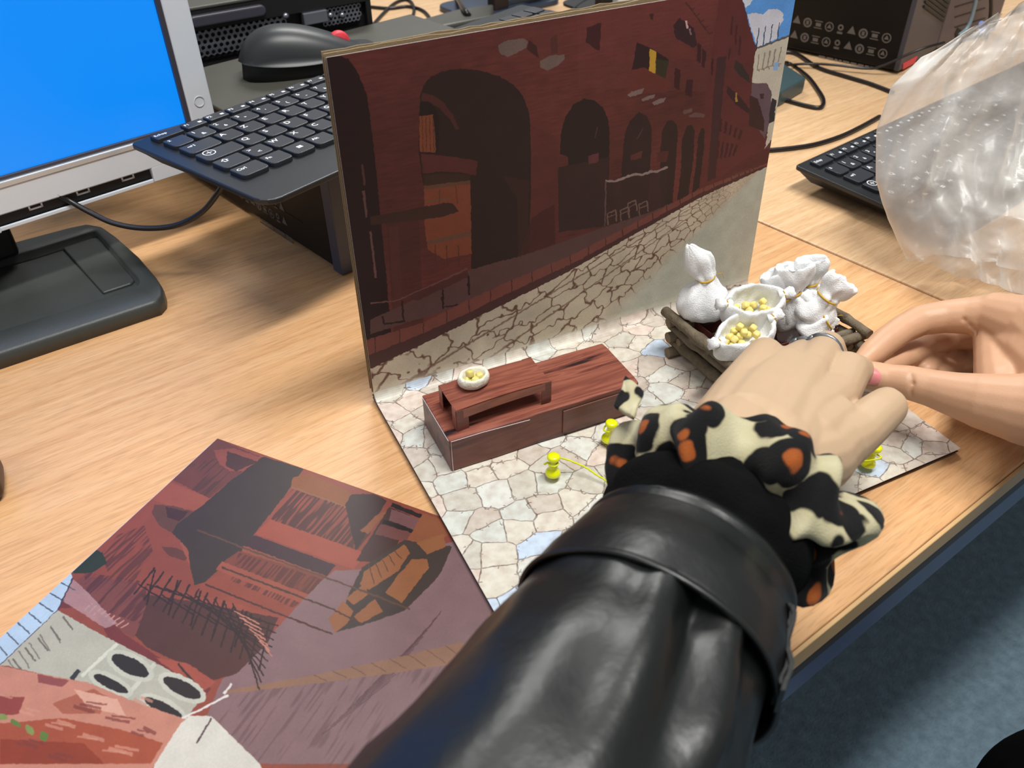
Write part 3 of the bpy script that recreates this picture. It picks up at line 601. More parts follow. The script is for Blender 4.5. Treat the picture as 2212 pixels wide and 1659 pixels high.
# ------------------------------------------------------------------ wood print box, little bench, clay bowl
def rosewood(name, a=(142, 84, 66), b=(108, 58, 46), c=(48, 30, 30), rot=0., rough=.36):
    m = bpy.data.materials.new(name); m.use_nodes = True; N = m.node_tree.nodes; L = m.node_tree.links; p = N['Principled BSDF']
    p.inputs['Roughness'].default_value = rough
    tc = N.new('ShaderNodeTexCoord'); mp = N.new('ShaderNodeMapping'); mp.inputs['Scale'].default_value = (5, 62, 62); mp.inputs['Rotation'].default_value = (0, 0, rot); L.new(tc.outputs['Object'], mp.inputs[0])
    n = N.new('ShaderNodeTexNoise'); n.inputs['Scale'].default_value = 1.3; n.inputs['Detail'].default_value = 6; n.inputs['Distortion'].default_value = .35; L.new(mp.outputs[0], n.inputs[0])
    r = ramp(N, ((.375, c), (.42, b), (.47, a), (.53, b), (.57, a), (.605, b), (.635, c))); L.new(n.outputs[0], r.inputs[0]); L.new(r.outputs[0], p.inputs['Base Color']); return m
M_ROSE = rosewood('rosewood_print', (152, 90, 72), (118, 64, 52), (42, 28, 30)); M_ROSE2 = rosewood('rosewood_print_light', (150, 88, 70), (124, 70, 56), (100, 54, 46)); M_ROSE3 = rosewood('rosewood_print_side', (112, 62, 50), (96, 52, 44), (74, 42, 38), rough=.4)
bx = empty('wood_print_box', (.0188, -.0835, 0), 'low dark wood-patterned paper box lying on the stone paving print', 'box', rz=-.022)
def boxshell():
    bm = bmesh.new(); bm_box(bm, 0, .1245, 0, .046, .0002, .0240)
    bmesh.ops.recalc_face_normals(bm, faces=bm.faces); bevel_all(bm, .0011, 3); bmesh.ops.subdivide_edges(bm, edges=[e for e in bm.edges if e.calc_length() > .03], cuts=8, use_grid_fill=True)
    for v in bm.verts:
        v.co.z += .0007*math.sin(v.co.x*60)*(v.co.z/.024) if v.co.z > .02 and .003 < v.co.y < .043 else 0
        v.co.y += .0006*noise.noise(v.co*60)
    return frombm(bm)
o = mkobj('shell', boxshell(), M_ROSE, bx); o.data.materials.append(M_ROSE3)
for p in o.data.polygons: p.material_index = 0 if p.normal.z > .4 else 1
mkobj('flap', box_me(.072, .122, -.0009, -.0001, .003, .0205, .0002), rosewood('rosewood_flap', (104, 60, 46), (92, 52, 42), (76, 44, 38)), bx)
mkobj('paper_edge', tube_me([(.001, -.0002, .0003), (.0008, -.0003, .012), (.001, -.0002, .0235), (.02, -.0005, .0236), (.05, -.0008, .0222)], .00016, 5), M_WHITEP, bx)
mkobj('paper_edge', tube_me([(-.0002, .001, .0236), (-.0004, .02, .0241), (-.0002, .045, .0236)], .00014, 5), M_WHITEP, bx)
B0 = at(985, 888, .0393); B1 = at(1190, 823, .0393); B2 = at(940, 836, .0393); brz = math.atan2(B1.y-B0.y, B1.x-B0.x); bl = (B1-B0).length; bw = (B2-B0).length
print('bench', bl, bw, math.degrees(brz))
bn = empty('paper_bench', (B0.x, B0.y, .0243), 'small wood-patterned paper bench standing on the left half of the box', 'bench', rz=brz)
def bow(x, y): return .0150+.0011*math.sin(math.pi*x/bl)-.0006*math.sin(math.pi*y/bw)
def plate(x0, x1, y0, y1, f, t=.0004, nx=16, ny=6):
    bm = bmesh.new(); g = {}
    for s in (0, 1):
        for i in range(nx+1):
            for j in range(ny+1):
                x = x0+(x1-x0)*i/nx; y = y0+(y1-y0)*j/ny; g[s, i, j] = bm.verts.new((x, y, f(x, y)-s*t))
    for i in range(nx):
        for j in range(ny): bm.faces.new((g[0, i, j], g[0, i+1, j], g[0, i+1, j+1], g[0, i, j+1])); bm.faces.new((g[1, i, j], g[1, i, j+1], g[1, i+1, j+1], g[1, i+1, j]))
    for i in range(nx): bm.faces.new((g[0, i, 0], g[1, i, 0], g[1, i+1, 0], g[0, i+1, 0])); bm.faces.new((g[0, i, ny], g[0, i+1, ny], g[1, i+1, ny], g[1, i, ny]))
    for j in range(ny): bm.faces.new((g[0, 0, j], g[0, 0, j+1], g[1, 0, j+1], g[1, 0, j])); bm.faces.new((g[0, nx, j], g[1, nx, j], g[1, nx, j+1], g[0, nx, j+1]))
    return frombm(bm)
mkobj('seat', plate(0, bl, 0, bw, bow), M_ROSE2, bn)
def apron():
    n = 16; bm = bmesh.new(); top = []; bot = []
    for i in range(n+1):
        x = .004+(bl-.008)*i/n; top.append((x, bow(x, 0)-.0002)); bot.append((x, bow(x, 0)-.0055-.0012*(1-i/n)))
    for y in (-.0007, -.0003):
        vt = [bm.verts.new((x, y, z)) for x, z in top]; vb = [bm.verts.new((x, y, z)) for x, z in bot]
        for i in range(n): bm.faces.new((vb[i], vb[i+1], vt[i+1], vt[i]))
    return frombm(bm)
mkobj('apron', apron(), M_ROSE2, bn)
for (x0, x1, y0, y1) in ((-.0002, .0072, -.0006, -.0001), (bl-.0062, bl+.0002, -.0006, -.0001), (-.0002, .0066, bw+.0001, bw+.0006), (bl-.0062, bl+.0002, bw+.0001, bw+.0006)):
    mkobj('leg', box_me(x0, x1, y0, y1, .0001, bow(x0, 0)-.0001, .0001, 1), M_ROSE3, bn)
for yy in (0, bw):
    mkobj('leg_side', box_me(-.0005, -.0001, yy-(.0055 if yy else 0), yy+(0 if yy else .0055), .0001, .0148, .0001, 1), M_ROSE2, bn)
bc = at(1024, 829, .0400)
bwl = empty('clay_bowl', (bc.x, bc.y, .0398), 'tiny rough white clay bowl of yellow pellets on the paper bench', 'bowl', rz=.12)
def clay():
    prof = [(.0, .0), (.0070, .0001), (.0092, .0018), (.0098, .0045), (.0092, .0070), (.0080, .0080), (.0066, .0072), (.0058, .0048), (.0045, .0030), (0, .0026)]
    vs = []; fs = []; n = 40
    for k, (r, z) in enumerate(prof):
        for i in range(n):
            a = 2*math.pi*i/n; w = 1+.06*noise.noise((math.cos(a)*2.2, math.sin(a)*2.2, z*300))+.03*noise.noise((math.cos(a)*6, math.sin(a)*6, z*900))
            zz = z+(.0009*noise.noise((math.cos(a)*2, math.sin(a)*2, 5)) if z > .004 else 0)
            vs.append((r*1.03*math.cos(a)*w, r*.80*math.sin(a)*w, zz))
    for k in range(len(prof)-1):
        for i in range(n): fs.append((k*n+i, k*n+(i+1) % n, (k+1)*n+(i+1) % n, (k+1)*n+i))
    return evalmods(mesh(vs, fs), [('SUBSURF', dict(levels=1))])
mkobj('shell', clay(), M_CLAY, bwl, True)
def bead_me(s, seed):
    bm = bmesh.new(); bm_box(bm, -s/2, s/2, -s/2, s/2, -s/2, s/2); bmesh.ops.recalc_face_normals(bm, faces=bm.faces); bevel_all(bm, s*.3, 3)
    for v in bm.verts: v.co *= 1+.05*noise.noise(v.co*500+Vector((seed, 0, 0)))
    me = frombm(bm); me.polygons.foreach_set('use_smooth', [True]*len(me.polygons)); return me
BEADS = [bead_me(.0043, k*3.1) for k in range(4)]
for m_ in BEADS: m_.materials.append(M_BEAD)
def bead(p, label, group, k):
    o = bpy.data.objects.new('pellet', BEADS[k % 4]); COL.objects.link(o); o.location = p
    o.rotation_euler = (random.random()*3, random.random()*3, random.random()*3); tag(o, label, 'pellet', group)
for k, (x, y, z) in enumerate(((1009, 822, .0455), (1027, 821, .0455), (1036, 812, .0465), (1015, 807, .0492), (1022, 815, .0448))):
    bead(at(x, y, z), 'pale yellow pellet heaped in the tiny white clay bowl', 'pellets in the clay bowl', k)
# ------------------------------------------------------------------ push pins and yarn
prof = [(0, .0030), (.0036, .0031), (.0044, .0038), (.0045, .0048), (.0040, .0062), (.0028, .0076), (.0023, .0095), (.0023, .0125), (.0026, .0142), (.0035, .0150), (.0037, .0158), (.0036, .0172), (.0028, .0178), (0, .0179)]
body0 = lathe_me(prof, 28); body0.polygons.foreach_set('use_smooth', [True]*len(body0.polygons)); body0.materials.append(M_YEL)
need = lathe_me([(0, 0), (.0002, .0006), (.0006, .0012), (.0006, .0034), (0, .0035)], 10); need.materials.append(M_METAL)
pins = []
for (x, y, tx, ty, lab) in ((1194, 1034, .03, -.03, 'yellow push pin nearest the camera, in front of the wood box'), (1312, 960, .10, .02, 'yellow push pin beside the leopard fabric, near box corner'), (1868, 1012, .12, .05, 'yellow push pin half hidden behind the left thumb')):
    p = at(x, y, .0001); t = empty('push_pin', p, lab, 'pin'); t.rotation_euler = (ty, tx, 0)
    b_ = mkobj('head', body0, None, t); n_ = mkobj('needle', need, None, t); pins.append(p)
M_YTH2 = M_YTH
pa, pb, pc = [p+Vector((0, 0, .0125)) for p in pins]
def yarn(pts, r=.00055):
    path = catmull(pts, 12); n = 6
    return tube_me(path, r, n, rf=lambda i, k: 1+.25*math.sin(i*1.9+k*1.05))
ya = at(1215, 990, .012); yb = at(1262, 1008, .007); yc = at(1300, 1032, .004); yd = at(1350, 1047, .003)
ring = lambda c, r, z0: [c+Vector((r*math.cos(a), r*math.sin(a), z0)) for a in (2.6, 3.6, 4.6, 5.6, 6.4)]
ypts = [at(1176, 1003, .010)]+ring(pa, .0029, 0)+[ya, yb, yc, yd, Vector((.16, -.155, .002)), pc+Vector((-.004, -.003, -.002)), pc+Vector((.003, -.0006, -.001)), pc+Vector((0, .004, 0)), Vector((.20, -.14, .003)), pb+Vector((.012, -.003, -.0005)), pb+Vector((.003, .0015, 0)), pb+Vector((-.0005, .003, 0)), pb+Vector((-.003, 0, 0)), pb+Vector((-.001, -.003, 0))]
o = mkobj('yarn', yarn(ypts), M_YTH, None, True); tag(o, 'thin bright yellow yarn strung between the yellow push pins', 'yarn')
# ------------------------------------------------------------------ twig crate with cotton sacks
HV = Vector((CF[0], CF[1], 0)).normalized()
def up(x, y, ref): return onv(x, y, ref, HV)
CL = at(1458, 686, .030); CN = at(1592, 800, .028); CRr = at(1858, 722, .028); CFa = CL+CRr-CN
print('crate', CL, CN, CRr, CFa)
ce = (CL+CRr)/2
crate = empty('twig_crate', (ce.x, ce.y, .002), 'little rectangular crate of stacked brown twigs holding the white cotton sacks', 'crate')
def twig(a, b, r, seed, knots=2):
    a = Vector(a); b = Vector(b); rs = random.Random(seed); n = 14; pts = []; rad = []
    side = (b-a).cross(Vector((0, 0, 1))).normalized()
    for i in range(n+1):
        t = i/n; pts.append(a.lerp(b, t)+side*.0011*noise.noise((t*3, seed, 0))+Vector((0, 0, .0009*noise.noise((t*3, seed, 9))))); rad.append(r*(1+.10*noise.noise((t*7, seed, 3))))
    for k in range(knots):
        i = rs.randint(2, n-2); rad[i] *= 1.22
    me = tube_me(pts, rad, 10, rf=lambda i, k: 1+.07*noise.noise((i*1.7, k*1.3, seed)))
    me.materials.append(M_TWIG); me.materials.append(M_TWIGE)
    me.polygons[-1].material_index = 1; me.polygons[-2].material_index = 1
    for p in list(me.polygons)[:-2]: p.use_smooth = True
    o = mkobj('twig', me); wpar(o, crate)
lay = [.0042, .0100, .0158, .0216, .0268]
ax = (CRr-CN).normalized(); ay = (CL-CN).normalized()
def flat(v, z): return Vector((v.x, v.y, z))
sd_ = 1
for li, z in enumerate(lay):
    r = .0031; ins = .003*(4-li)/4
    if li % 2 == 0:
        for (p, q, s) in ((CN, CRr, 1), (CL, CFa, -1)):
            twig(flat(p+ay*s*ins-ax*.005, z), flat(q+ay*s*ins+ax*.006, z), r*(1.0+.2*random.random()), sd_); sd_ += 1
            if li >= 2: twig(flat(p+ay*s*(ins+.0062)-ax*.001, z-.001), flat(q+ay*s*(ins+.0062)+ax*.001, z-.001), r*.85, sd_); sd_ += 1
    else:
        for (p, q, s) in ((CN, CL, 1), (CRr, CFa, -1)):
            twig(flat(p+ax*s*ins-ay*.006, z), flat(q+ax*s*ins+ay*.004, z), r*(1.0+.2*random.random()), sd_); sd_ += 1
            twig(flat(p+ax*s*(ins+.0064)-ay*.002, z-.0008), flat(q+ax*s*(ins+.0064)+ay*.002, z-.0008), r*.8, sd_); sd_ += 1
twig(flat(CN-ay*.004-ax*.004, .0322), flat(CL+ay*.006-ax*.004, .0330), .0034, 77); twig(flat(CRr-ay*.006+ax*.001, .0312), flat(CFa+ay*.004+ax*.001, .0318), .0030, 79)
q4 = [flat(CN+ax*.009+ay*.009, 0), flat(CRr-ax*.009+ay*.009, 0), flat(CFa-ax*.009-ay*.009, 0), flat(CL+ax*.009-ay*.009, 0)]
o = mkobj('floor_card', prism_me([(p.x, p.y) for p in q4], .0085, .0095), M_REDCARD); wpar(o, crate)
for i in range(4):
    a, b = q4[i], q4[(i+1) % 4]; d = (b-a).normalized(); nn = Vector((-d.y, d.x, 0))*.0006
    o = mkobj('side_card', prism_me([(v.x, v.y) for v in (a, b, b+nn, a+nn)], .0096, .0300), M_REDCARD); wpar(o, crate)
def crumple(me, seed, amp=.0007):
    Nn = [v.normal.copy() for v in me.vertices]
    for v, n_ in zip(me.vertices, Nn):
        p = v.co; r_ = 1-abs(noise.noise((p.x*140+seed, p.y*140, p.z*100)))*2.6; q_ = noise.noise((p.x*330, p.y*330+seed, p.z*260))
        v.co = p+n_*(amp*r_+amp*.35*q_)
    me.update(); return me
def sack_me(B, Nk, T, rb, rn, rt, seed, flat_=.62, side=None):
    B, Nk, T = Vector(B), Vector(Nk), Vector(T)
    prof = [(B, .0), (B, rb*.55), (B.lerp(Nk, .06), rb*.88), (B.lerp(Nk, .2), rb*1.02), (B.lerp(Nk, .42), rb*.98), (B.lerp(Nk, .64), rb*.80), (B.lerp(Nk, .82), rb*.50), (B.lerp(Nk, .94), rn*1.25), (Nk, rn), (Nk.lerp(T, .07), rn*1.2), (Nk.lerp(T, .2), rt*.62), (Nk.lerp(T, .42), rt*.92), (Nk.lerp(T, .7), rt*1.02), (Nk.lerp(T, .95), rt*.95), (T, rt*.9), (Nk.lerp(T, .93), rt*.72), (Nk.lerp(T, .6), rt*.45), (Nk.lerp(T, .3), rn*.8)]
    if seed == 1: prof = prof[:12]+[(prof[12][0], rt*.66), (prof[13][0], rt*.26), (prof[14][0], rt*.10), (prof[15][0], rt*.12), (prof[16][0], rt*.3), prof[17]]
    n = 40; vs = []; fs = []; t0 = (Nk-B).normalized(); s0 = (Vector(side) if side else Vector((CR[0], CR[1], 0))).normalized()
    for k, (c, r) in enumerate(prof):
        t = (T-Nk).normalized() if k > 9 else t0 if k < 7 else (t0+(T-Nk).normalized()).normalized()
        u = (s0-t*s0.dot(t)).normalized(); v = t.cross(u); q = k/(len(prof)-1)
        for i in range(n):
            a = 2*math.pi*i/n; ca, sa = math.cos(a), math.sin(a)
            fold = .09*math.sin(5*a+seed)+.05*math.sin(9*a+seed*2.3) if 5 <= k <= 11 else (.05*math.sin(3*a+seed) if k > 11 else .02*math.sin(4*a+seed))
            w = 1+fold+.10*noise.noise((ca*1.6, sa*1.6, q*5+seed)); sq = (abs(ca)**4+abs(sa)**4)**-.25 if k < 6 else 1
            fl_ = flat_ if k < 6 else (.85 if k < 10 else flat_*.75)
            p = c+(u*ca+v*sa*fl_)*r*w*(sq*.5+.5)
            if k in (13, 14): p += t*.0022*noise.noise((ca*3, sa*3, seed))
            vs.append(p)
    for k in range(len(prof)-1):
        for i in range(n): fs.append((k*n+i, k*n+(i+1) % n, (k+1)*n+(i+1) % n, (k+1)*n+i))
    me = evalmods(mesh(vs, fs), [('SUBSURF', dict(levels=1))]); return crumple(me, seed)
def tie_me(c, t, r, rr=.0006):
    t = Vector(t).normalized(); u = t.orthogonal().normalized(); v = t.cross(u); n = 24
    path = [Vector(c)+(u*math.cos(a)+v*math.sin(a)*.9)*r for a in [2*math.pi*i/n for i in range(n+1)]]
    return tube_me(path, rr, 6)
zc = .026
def sack(Bp, Np, Tp, rb, rn, rt, seed, label, zb=zc, flat_=.62, ref=None):
    B = at(Bp[0], Bp[1], zb); ref = ref or B; Nk = up(Np[0], Np[1], ref) if len(Np) == 2 else at(*Np); T = up(Tp[0], Tp[1], ref) if len(Tp) == 2 else at(*Tp)
    t = empty('cotton_sack', B, label, 'sack')
    o = mkobj('cloth', sack_me(B, Nk, T, rb, rn, rt, seed, flat_), M_CLOTH, None, True); wpar(o, t)
    o = mkobj('tie', tie_me(Nk, T-B, rn*1.12+.0004), M_THREADY, None, True); wpar(o, t)
    tail = [Nk+Vector((rn, 0, 0)), Nk+Vector((rn+.004, -.003, .002)), Nk+Vector((rn+.008, -.002, -.003))]
    o = mkobj('loose_thread', tube_me(catmull(tail, 5), .0002, 5), M_THREADY if seed % 2 else M_CLOTH); wpar(o, t)
    return t
sack((1516, 682), (1525, 599), (1488, 530), .0165, .0050, .0108, 1, 'tied white cotton sack at the left end of the crate, pointed top standing up', zb=.034, flat_=.75)
sack((1712, 700), (1697, 640), (1672, 586), .0140, .0046, .0108, 2, 'tied white cotton sack behind the open sacks, short square top leaning left')
sack((1728, 690), (1712, 630), (1716, 572), .0140, .0050, .0130, 3, 'tied white cotton sack with the broad top, between left-leaning sack and rear sack', zb=.030)
sack((1752, 680), (1750, 609), (1754, 558), .0140, .0046, .0112, 4, 'rearmost tied white cotton sack, frayed straight top highest at the back', zb=.030)
sack((1748, 690), (1786, 640), (1826, 606), .0150, .0070, .0125, 5, 'tied white cotton sack leaning right with a frayed top over the crate end', zb=.034)
sack((1772, 650, .05), (1728, 680), (1713, 732), .0150, .0052, .0108, 6, 'tied white cotton sack lying down, its top pointing towards the left hand', zb=.045)
sack((1752, 728), (1784, 690), (1802, 702), .0140, .0060, .0050, 7, 'plump white cotton sack low at the right inside of the crate', zb=.024)
def open_sack(px, py, z, a, b, depth, rz, seed, label, nb, gname):
    c = at(px, py, z); t = empty('open_cotton_sack', c-Vector((0, 0, depth)), label, 'sack'); R = Matrix.Rotation(rz, 3, 'Z'); tilt = Matrix.Rotation(.22, 3, Vector((CR[0], CR[1], 0)))
    prof = [(0, -1.0), (.62, -1.0), (.95, -.85), (1.12, -.5), (1.08, -.12), (1.04, .0), (.98, .05), (.90, .0), (.88, -.15), (.84, -.4), (.66, -.55), (0, -.6)]
    n = 48; vs = []; fs = []
    for k, (r, h) in enumerate(prof):
        for i in range(n):
            an = 2*math.pi*i/n; ca, sa = math.cos(an), math.sin(an)
            pinch = 1+(.16*abs(ca)**6 if k > 2 else 0); w = 1+.07*noise.noise((ca*1.8, sa*1.8, h*2+seed))+.03*noise.noise((ca*5, sa*5, h*3+seed))
            p = Vector((ca*a*r*w*pinch, sa*b*r*w, h*depth+(.0028*noise.noise((ca*1.2, sa*1.2, seed*3)) if h > -.3 else 0)))
            if k in (5, 6) and abs(ca) > .93: p.z += .0012*noise.noise((i*2.1, k, seed))
            vs.append(c+tilt @ (R @ p))
    for k in range(len(prof)-1):
        for i in range(n): fs.append((k*n+i, k*n+(i+1) % n, (k+1)*n+(i+1) % n, (k+1)*n+i))
    o = mkobj('cloth', crumple(evalmods(mesh(vs, fs), [('SUBSURF', dict(levels=1))]), seed, .0008), M_CLOTH, None, True); wpar(o, t)
    for s in (-1, 1):
        e = c+tilt @ (R @ Vector((s*a*1.16, 0, -.0005))); d = tilt @ (R @ Vector((s, 0, .25)))
        tuft = [e-d*.003, e, e+d*.002, e+d*.0045, e+d*.006]; o = mkobj('tied_corner', tube_me(tuft, [.0038, .0024, .0030, .0042, .0034], 12, rf=lambda i, k: 1+.25*math.sin(k*2.4+i)), M_CLOTH, None, True); wpar(o, t)
        o = mkobj('tie', tie_me(e, d, .0026, .0004), M_THREADY, None, True); wpar(o, t)
    rs = random.Random(seed); k = 0; pts = []
    while len(pts) < nb and k < 4000:
        k += 1; x = rs.uniform(-.72, .72)*a; y = rs.uniform(-.72, .72)*b
        if (x/a)**2+(y/b)**2 > .5: continue
        zz = -.52*depth+.0022+(.0034 if len(pts) > nb*.6 else 0); q = Vector((x, y, zz))
        if all((q-p).length > .0040 for p in pts): pts.append(q)
    for j, q in enumerate(pts): bead(c+tilt @ (R @ q), 'pale yellow pellet inside the '+gname, 'pellets in the '+gname, j)
open_sack(1632, 646, .058, .0165, .0125, .0260, -.25, 11, 'open white cotton sack of yellow pellets, the rear one of the two', 13, 'rear open sack')
open_sack(1612, 712, .050, .0180, .0125, .0215, .05, 12, 'open white cotton sack of yellow pellets, the front one, nearest the left hand', 16, 'front open sack')
# ------------------------------------------------------------------ text helper
_tx = {}
def text_me(s, size, bold=0.0):
    k = (s, size, bold)
    if k not in _tx:
        c = bpy.data.curves.new('t', 'FONT'); c.body = s; c.size = size; c.resolution_u = 2; c.offset = bold
        o = bpy.data.objects.new('t', c); COL.objects.link(o); dg = bpy.context.evaluated_depsgraph_get()
        me = bpy.data.meshes.new_from_object(o.evaluated_get(dg)); bpy.data.objects.remove(o); me.materials.clear(); _tx[k] = me
    return _tx[k]
# ------------------------------------------------------------------ keyboards
S = .01905
_km = {}
def key_me(w, h, frow=False):
    k = (round(w, 3), round(h, 3))
    if k not in _km:
        g = .0026; x1 = w*S-g; y1 = h*S-(g if not frow else .0012)
        me = prism_me(rrect(0, x1, 0, y1, .0008, 2, .0034 if not frow else .0008), -.0034, 0, .0006, 2)
        me.materials.append(M_KEY); _km[k] = me
    return _km[k]
R0 = [('²', 1)]+[(c, 1) for c in ('1 &', '2 é', '3 "', "4 '", '5 (', '6 -', '7 è', '8 _', '9 ç', '0 à', ') °', '= +')]+[('←', 2)]
R1 = [('⇥', 1.5)]+[(c, 1) for c in 'AZERTYUIOP^$']+[('↵', 1.5)]
R2 = [('⊕', 1.75)]+[(c, 1) for c in 'QSDFGHJKLMù*']+[('↵', 1.25)]
R3 = [('⇧', 1.25), ('> <', 1)]+[(c, 1) for c in 'WXCVBN?.;!']+[('⇧', 2.75)]
R4 = [('Ctrl', 1.25), ('Fn', 1.05), ('win', 1.05), ('Alt', 1.05), ('', 5.9), ('Alt Gr', 1.15), ('PrtSc', 1.15), ('▤', 1.15), ('Ctrl', 1.25)]
def keyboard(label, mat4, maxu=22.9):
    t = empty('keyboard', (0, 0, 0), label, 'keyboard'); t.matrix_world = mat4; bpy.context.view_layer.update()
    x0, x1, y0, y1 = -.57*S, maxu*S, -6.35*S, 1.62*S
    mkobj('case', prism_me(rrect(x0, x1, y0, y1, .004, 4, .013), -.0072, -.0032, .0010, 3), M_KBD, t)
    bm = bmesh.new(); top = rrect(x0+.0012, x1-.0012, y0+.0012, y1-.0012, .004, 4, .012); bot = rrect(x0+.012, x1-.012, y0+.022, y1-.010, .004, 4, .010)
    a = [bm.verts.new((x, y, -.0070)) for x, y in top]; b = [bm.verts.new((x, y, -.0185 if y > -.05 else -.0150)) for x, y in bot]; n = len(a)
    for i in range(n): bm.faces.new((a[i], a[(i+1) % n], b[(i+1) % n], b[i]))
    bm.faces.new(b[::-1]); bm.faces.new(a); mkobj('underside', frombm(bm), M_BLK2, t)
    def key(u, v, w, h, leg, frow=False):
        k = bpy.data.objects.new('key', key_me(w, h, frow)); COL.objects.link(k); k.parent = t
        kx, ky = u*S+.0013, -v*S-h*S/2+.0013; k.location = (kx, ky, 0)
        W_, H_ = w*S-.0026, h*S-.0026
        parts = []
        if leg == 'win':
            bm = bmesh.new()
            for (a_, b_) in ((0, 0), (1, 0), (0, 1), (1, 1)):
                xx, yy = W_*.42+a_*.0021, H_*.42+b_*.0019; vs = [bm.verts.new(p) for p in ((xx, yy, 0), (xx+.0019, yy, 0), (xx+.0019, yy+.0017, 0), (xx, yy+.0017, 0))]; bm.faces.new(vs)
            parts.append((frombm(bm), 0, 0))
        elif leg:
            sp = leg.split(' ') if leg not in ('Alt Gr',) else [leg]
            sz = .0066 if len(leg) == 1 else .0044
            if frow: parts.append((text_me(sp[0], .0042, .00008), .0012, H_-.0044))
            elif len(sp) == 2: parts.append((text_me(sp[0], .0056, .0001), .0022, H_-.0062)); parts.append((text_me(sp[1], .0052, .0001), .0062, .0040))
            else: parts.append((text_me(sp[0], sz, .0001), .0022 if len(leg) > 1 or w < 1.2 else .0040, H_-.0070))
            if frow and len(leg) < 4:
                bm = bmesh.new(); bm_box(bm, W_-.0052, W_-.0024, H_*.35, H_*.6, -.0001, .0001); parts.append((frombm(bm), 0, 0))
        if parts:
            bm = bmesh.new()
            for me, ox, oy in parts:
                n0 = len(bm.verts); bm.from_mesh(me); bm.verts.ensure_lookup_table()
                for vtx in bm.verts[n0:]: vtx.co += Vector((ox, oy, .00006))
            if len(bm.faces):
                me = bpy.data.meshes.new('legend'); bm.to_mesh(me); me.materials.append(M_LEG); l_ = bpy.data.objects.new('legend', me); COL.objects.link(l_); l_.parent = k
            bm.free()
    key(0, -.95, 1.28, .64, 'Echap', True)
    for i in range(13): key(1.30+i*1.02, -.95, 1.02, .64, 'F%d' % (i+1) if i < 12 else '', True)
    for v, row in ((0, R0), (1, R1), (2, R2), (3, R3), (4, R4)):
        u = 0
        for leg, w in row: key(u, v, w, 1, leg); u += w
    for v in range(5):
        for i in range(3):
            if v == 2 or (v == 3 and i != 1): continue
            key(15.25+i, v, 1, 1, '')
        for i in range(4): key(18.5+i, v, 1, 1, ['', '7', '8', '9', '4', '5', '6', '1', '2', '3'][0] if v == 0 else '')
    return t
KM = Matrix(((0.90315403, -0.42809951, 0.03230492, -.07205767), (0.42879376, 0.90320933, -0.01867637, .19467129), (-0.02118276, 0.03071979, 0.99930355, .11434907), (0, 0, 0, 1)))
kyaw = math.atan2(.42879, .90315)
KM1 = Matrix.Translation((-.07205767, .19467129, .1128)) @ Matrix.Rotation(kyaw, 4, 'Z') @ Matrix.Rotation(math.radians(.3), 4, 'X')
keyboard('black french layout keyboard perched on the flat computer left of the model', KM1)
def feet(): pass
k2c = at(1717, 357, .0205)
y2 = math.radians(13.5)
KM2 = Matrix.Translation(k2c) @ Matrix.Rotation(y2, 4, 'Z') @ Matrix.Rotation(math.radians(3.2), 4, 'X') @ Matrix.Translation((.57*S, -1.62*S, .0032))
kb2 = keyboard('black keyboard on the far desk at right, partly behind the plastic bag', KM2)
for xx in (.03, .40): mkobj('tilt_foot', box_me(xx, xx+.03, -.014, -.006, -.0225, -.016, .001), M_BLK2, kb2)
# ------------------------------------------------------------------ flat computer under the keyboard
c0 = at(740, 597, ZD); byaw = math.radians(17.5); BH1 = .0945
comp = empty('desktop_computer', (c0.x, c0.y, ZD), 'flat black desktop computer lying under the left keyboard and mouse', 'computer', rz=byaw)
bdep, bwid = .264, .285
mkobj('body', box_me(.0004, bwid, .012, bdep, .004, BH1-.0012, .0015), M_PCS, comp)
mkobj('top_cover', box_me(.0, bwid, .014, bdep, BH1-.0030, BH1, .0010), M_PC, comp)
mkobj('front_bezel', box_me(-.0008, bwid+.001, -.001, .0115, .001, BH1+.0005, .0012, 2), mat('slate_blue_bezel', (58, 66, 84), .4), comp)
for (a_, b_) in ((.02, .03), (bwid-.04, .03), (.02, bdep-.04), (bwid-.04, bdep-.04)): mkobj('foot', box_me(a_, a_+.02, b_, b_+.01, .0, .0042, .001), M_BLK2, comp)
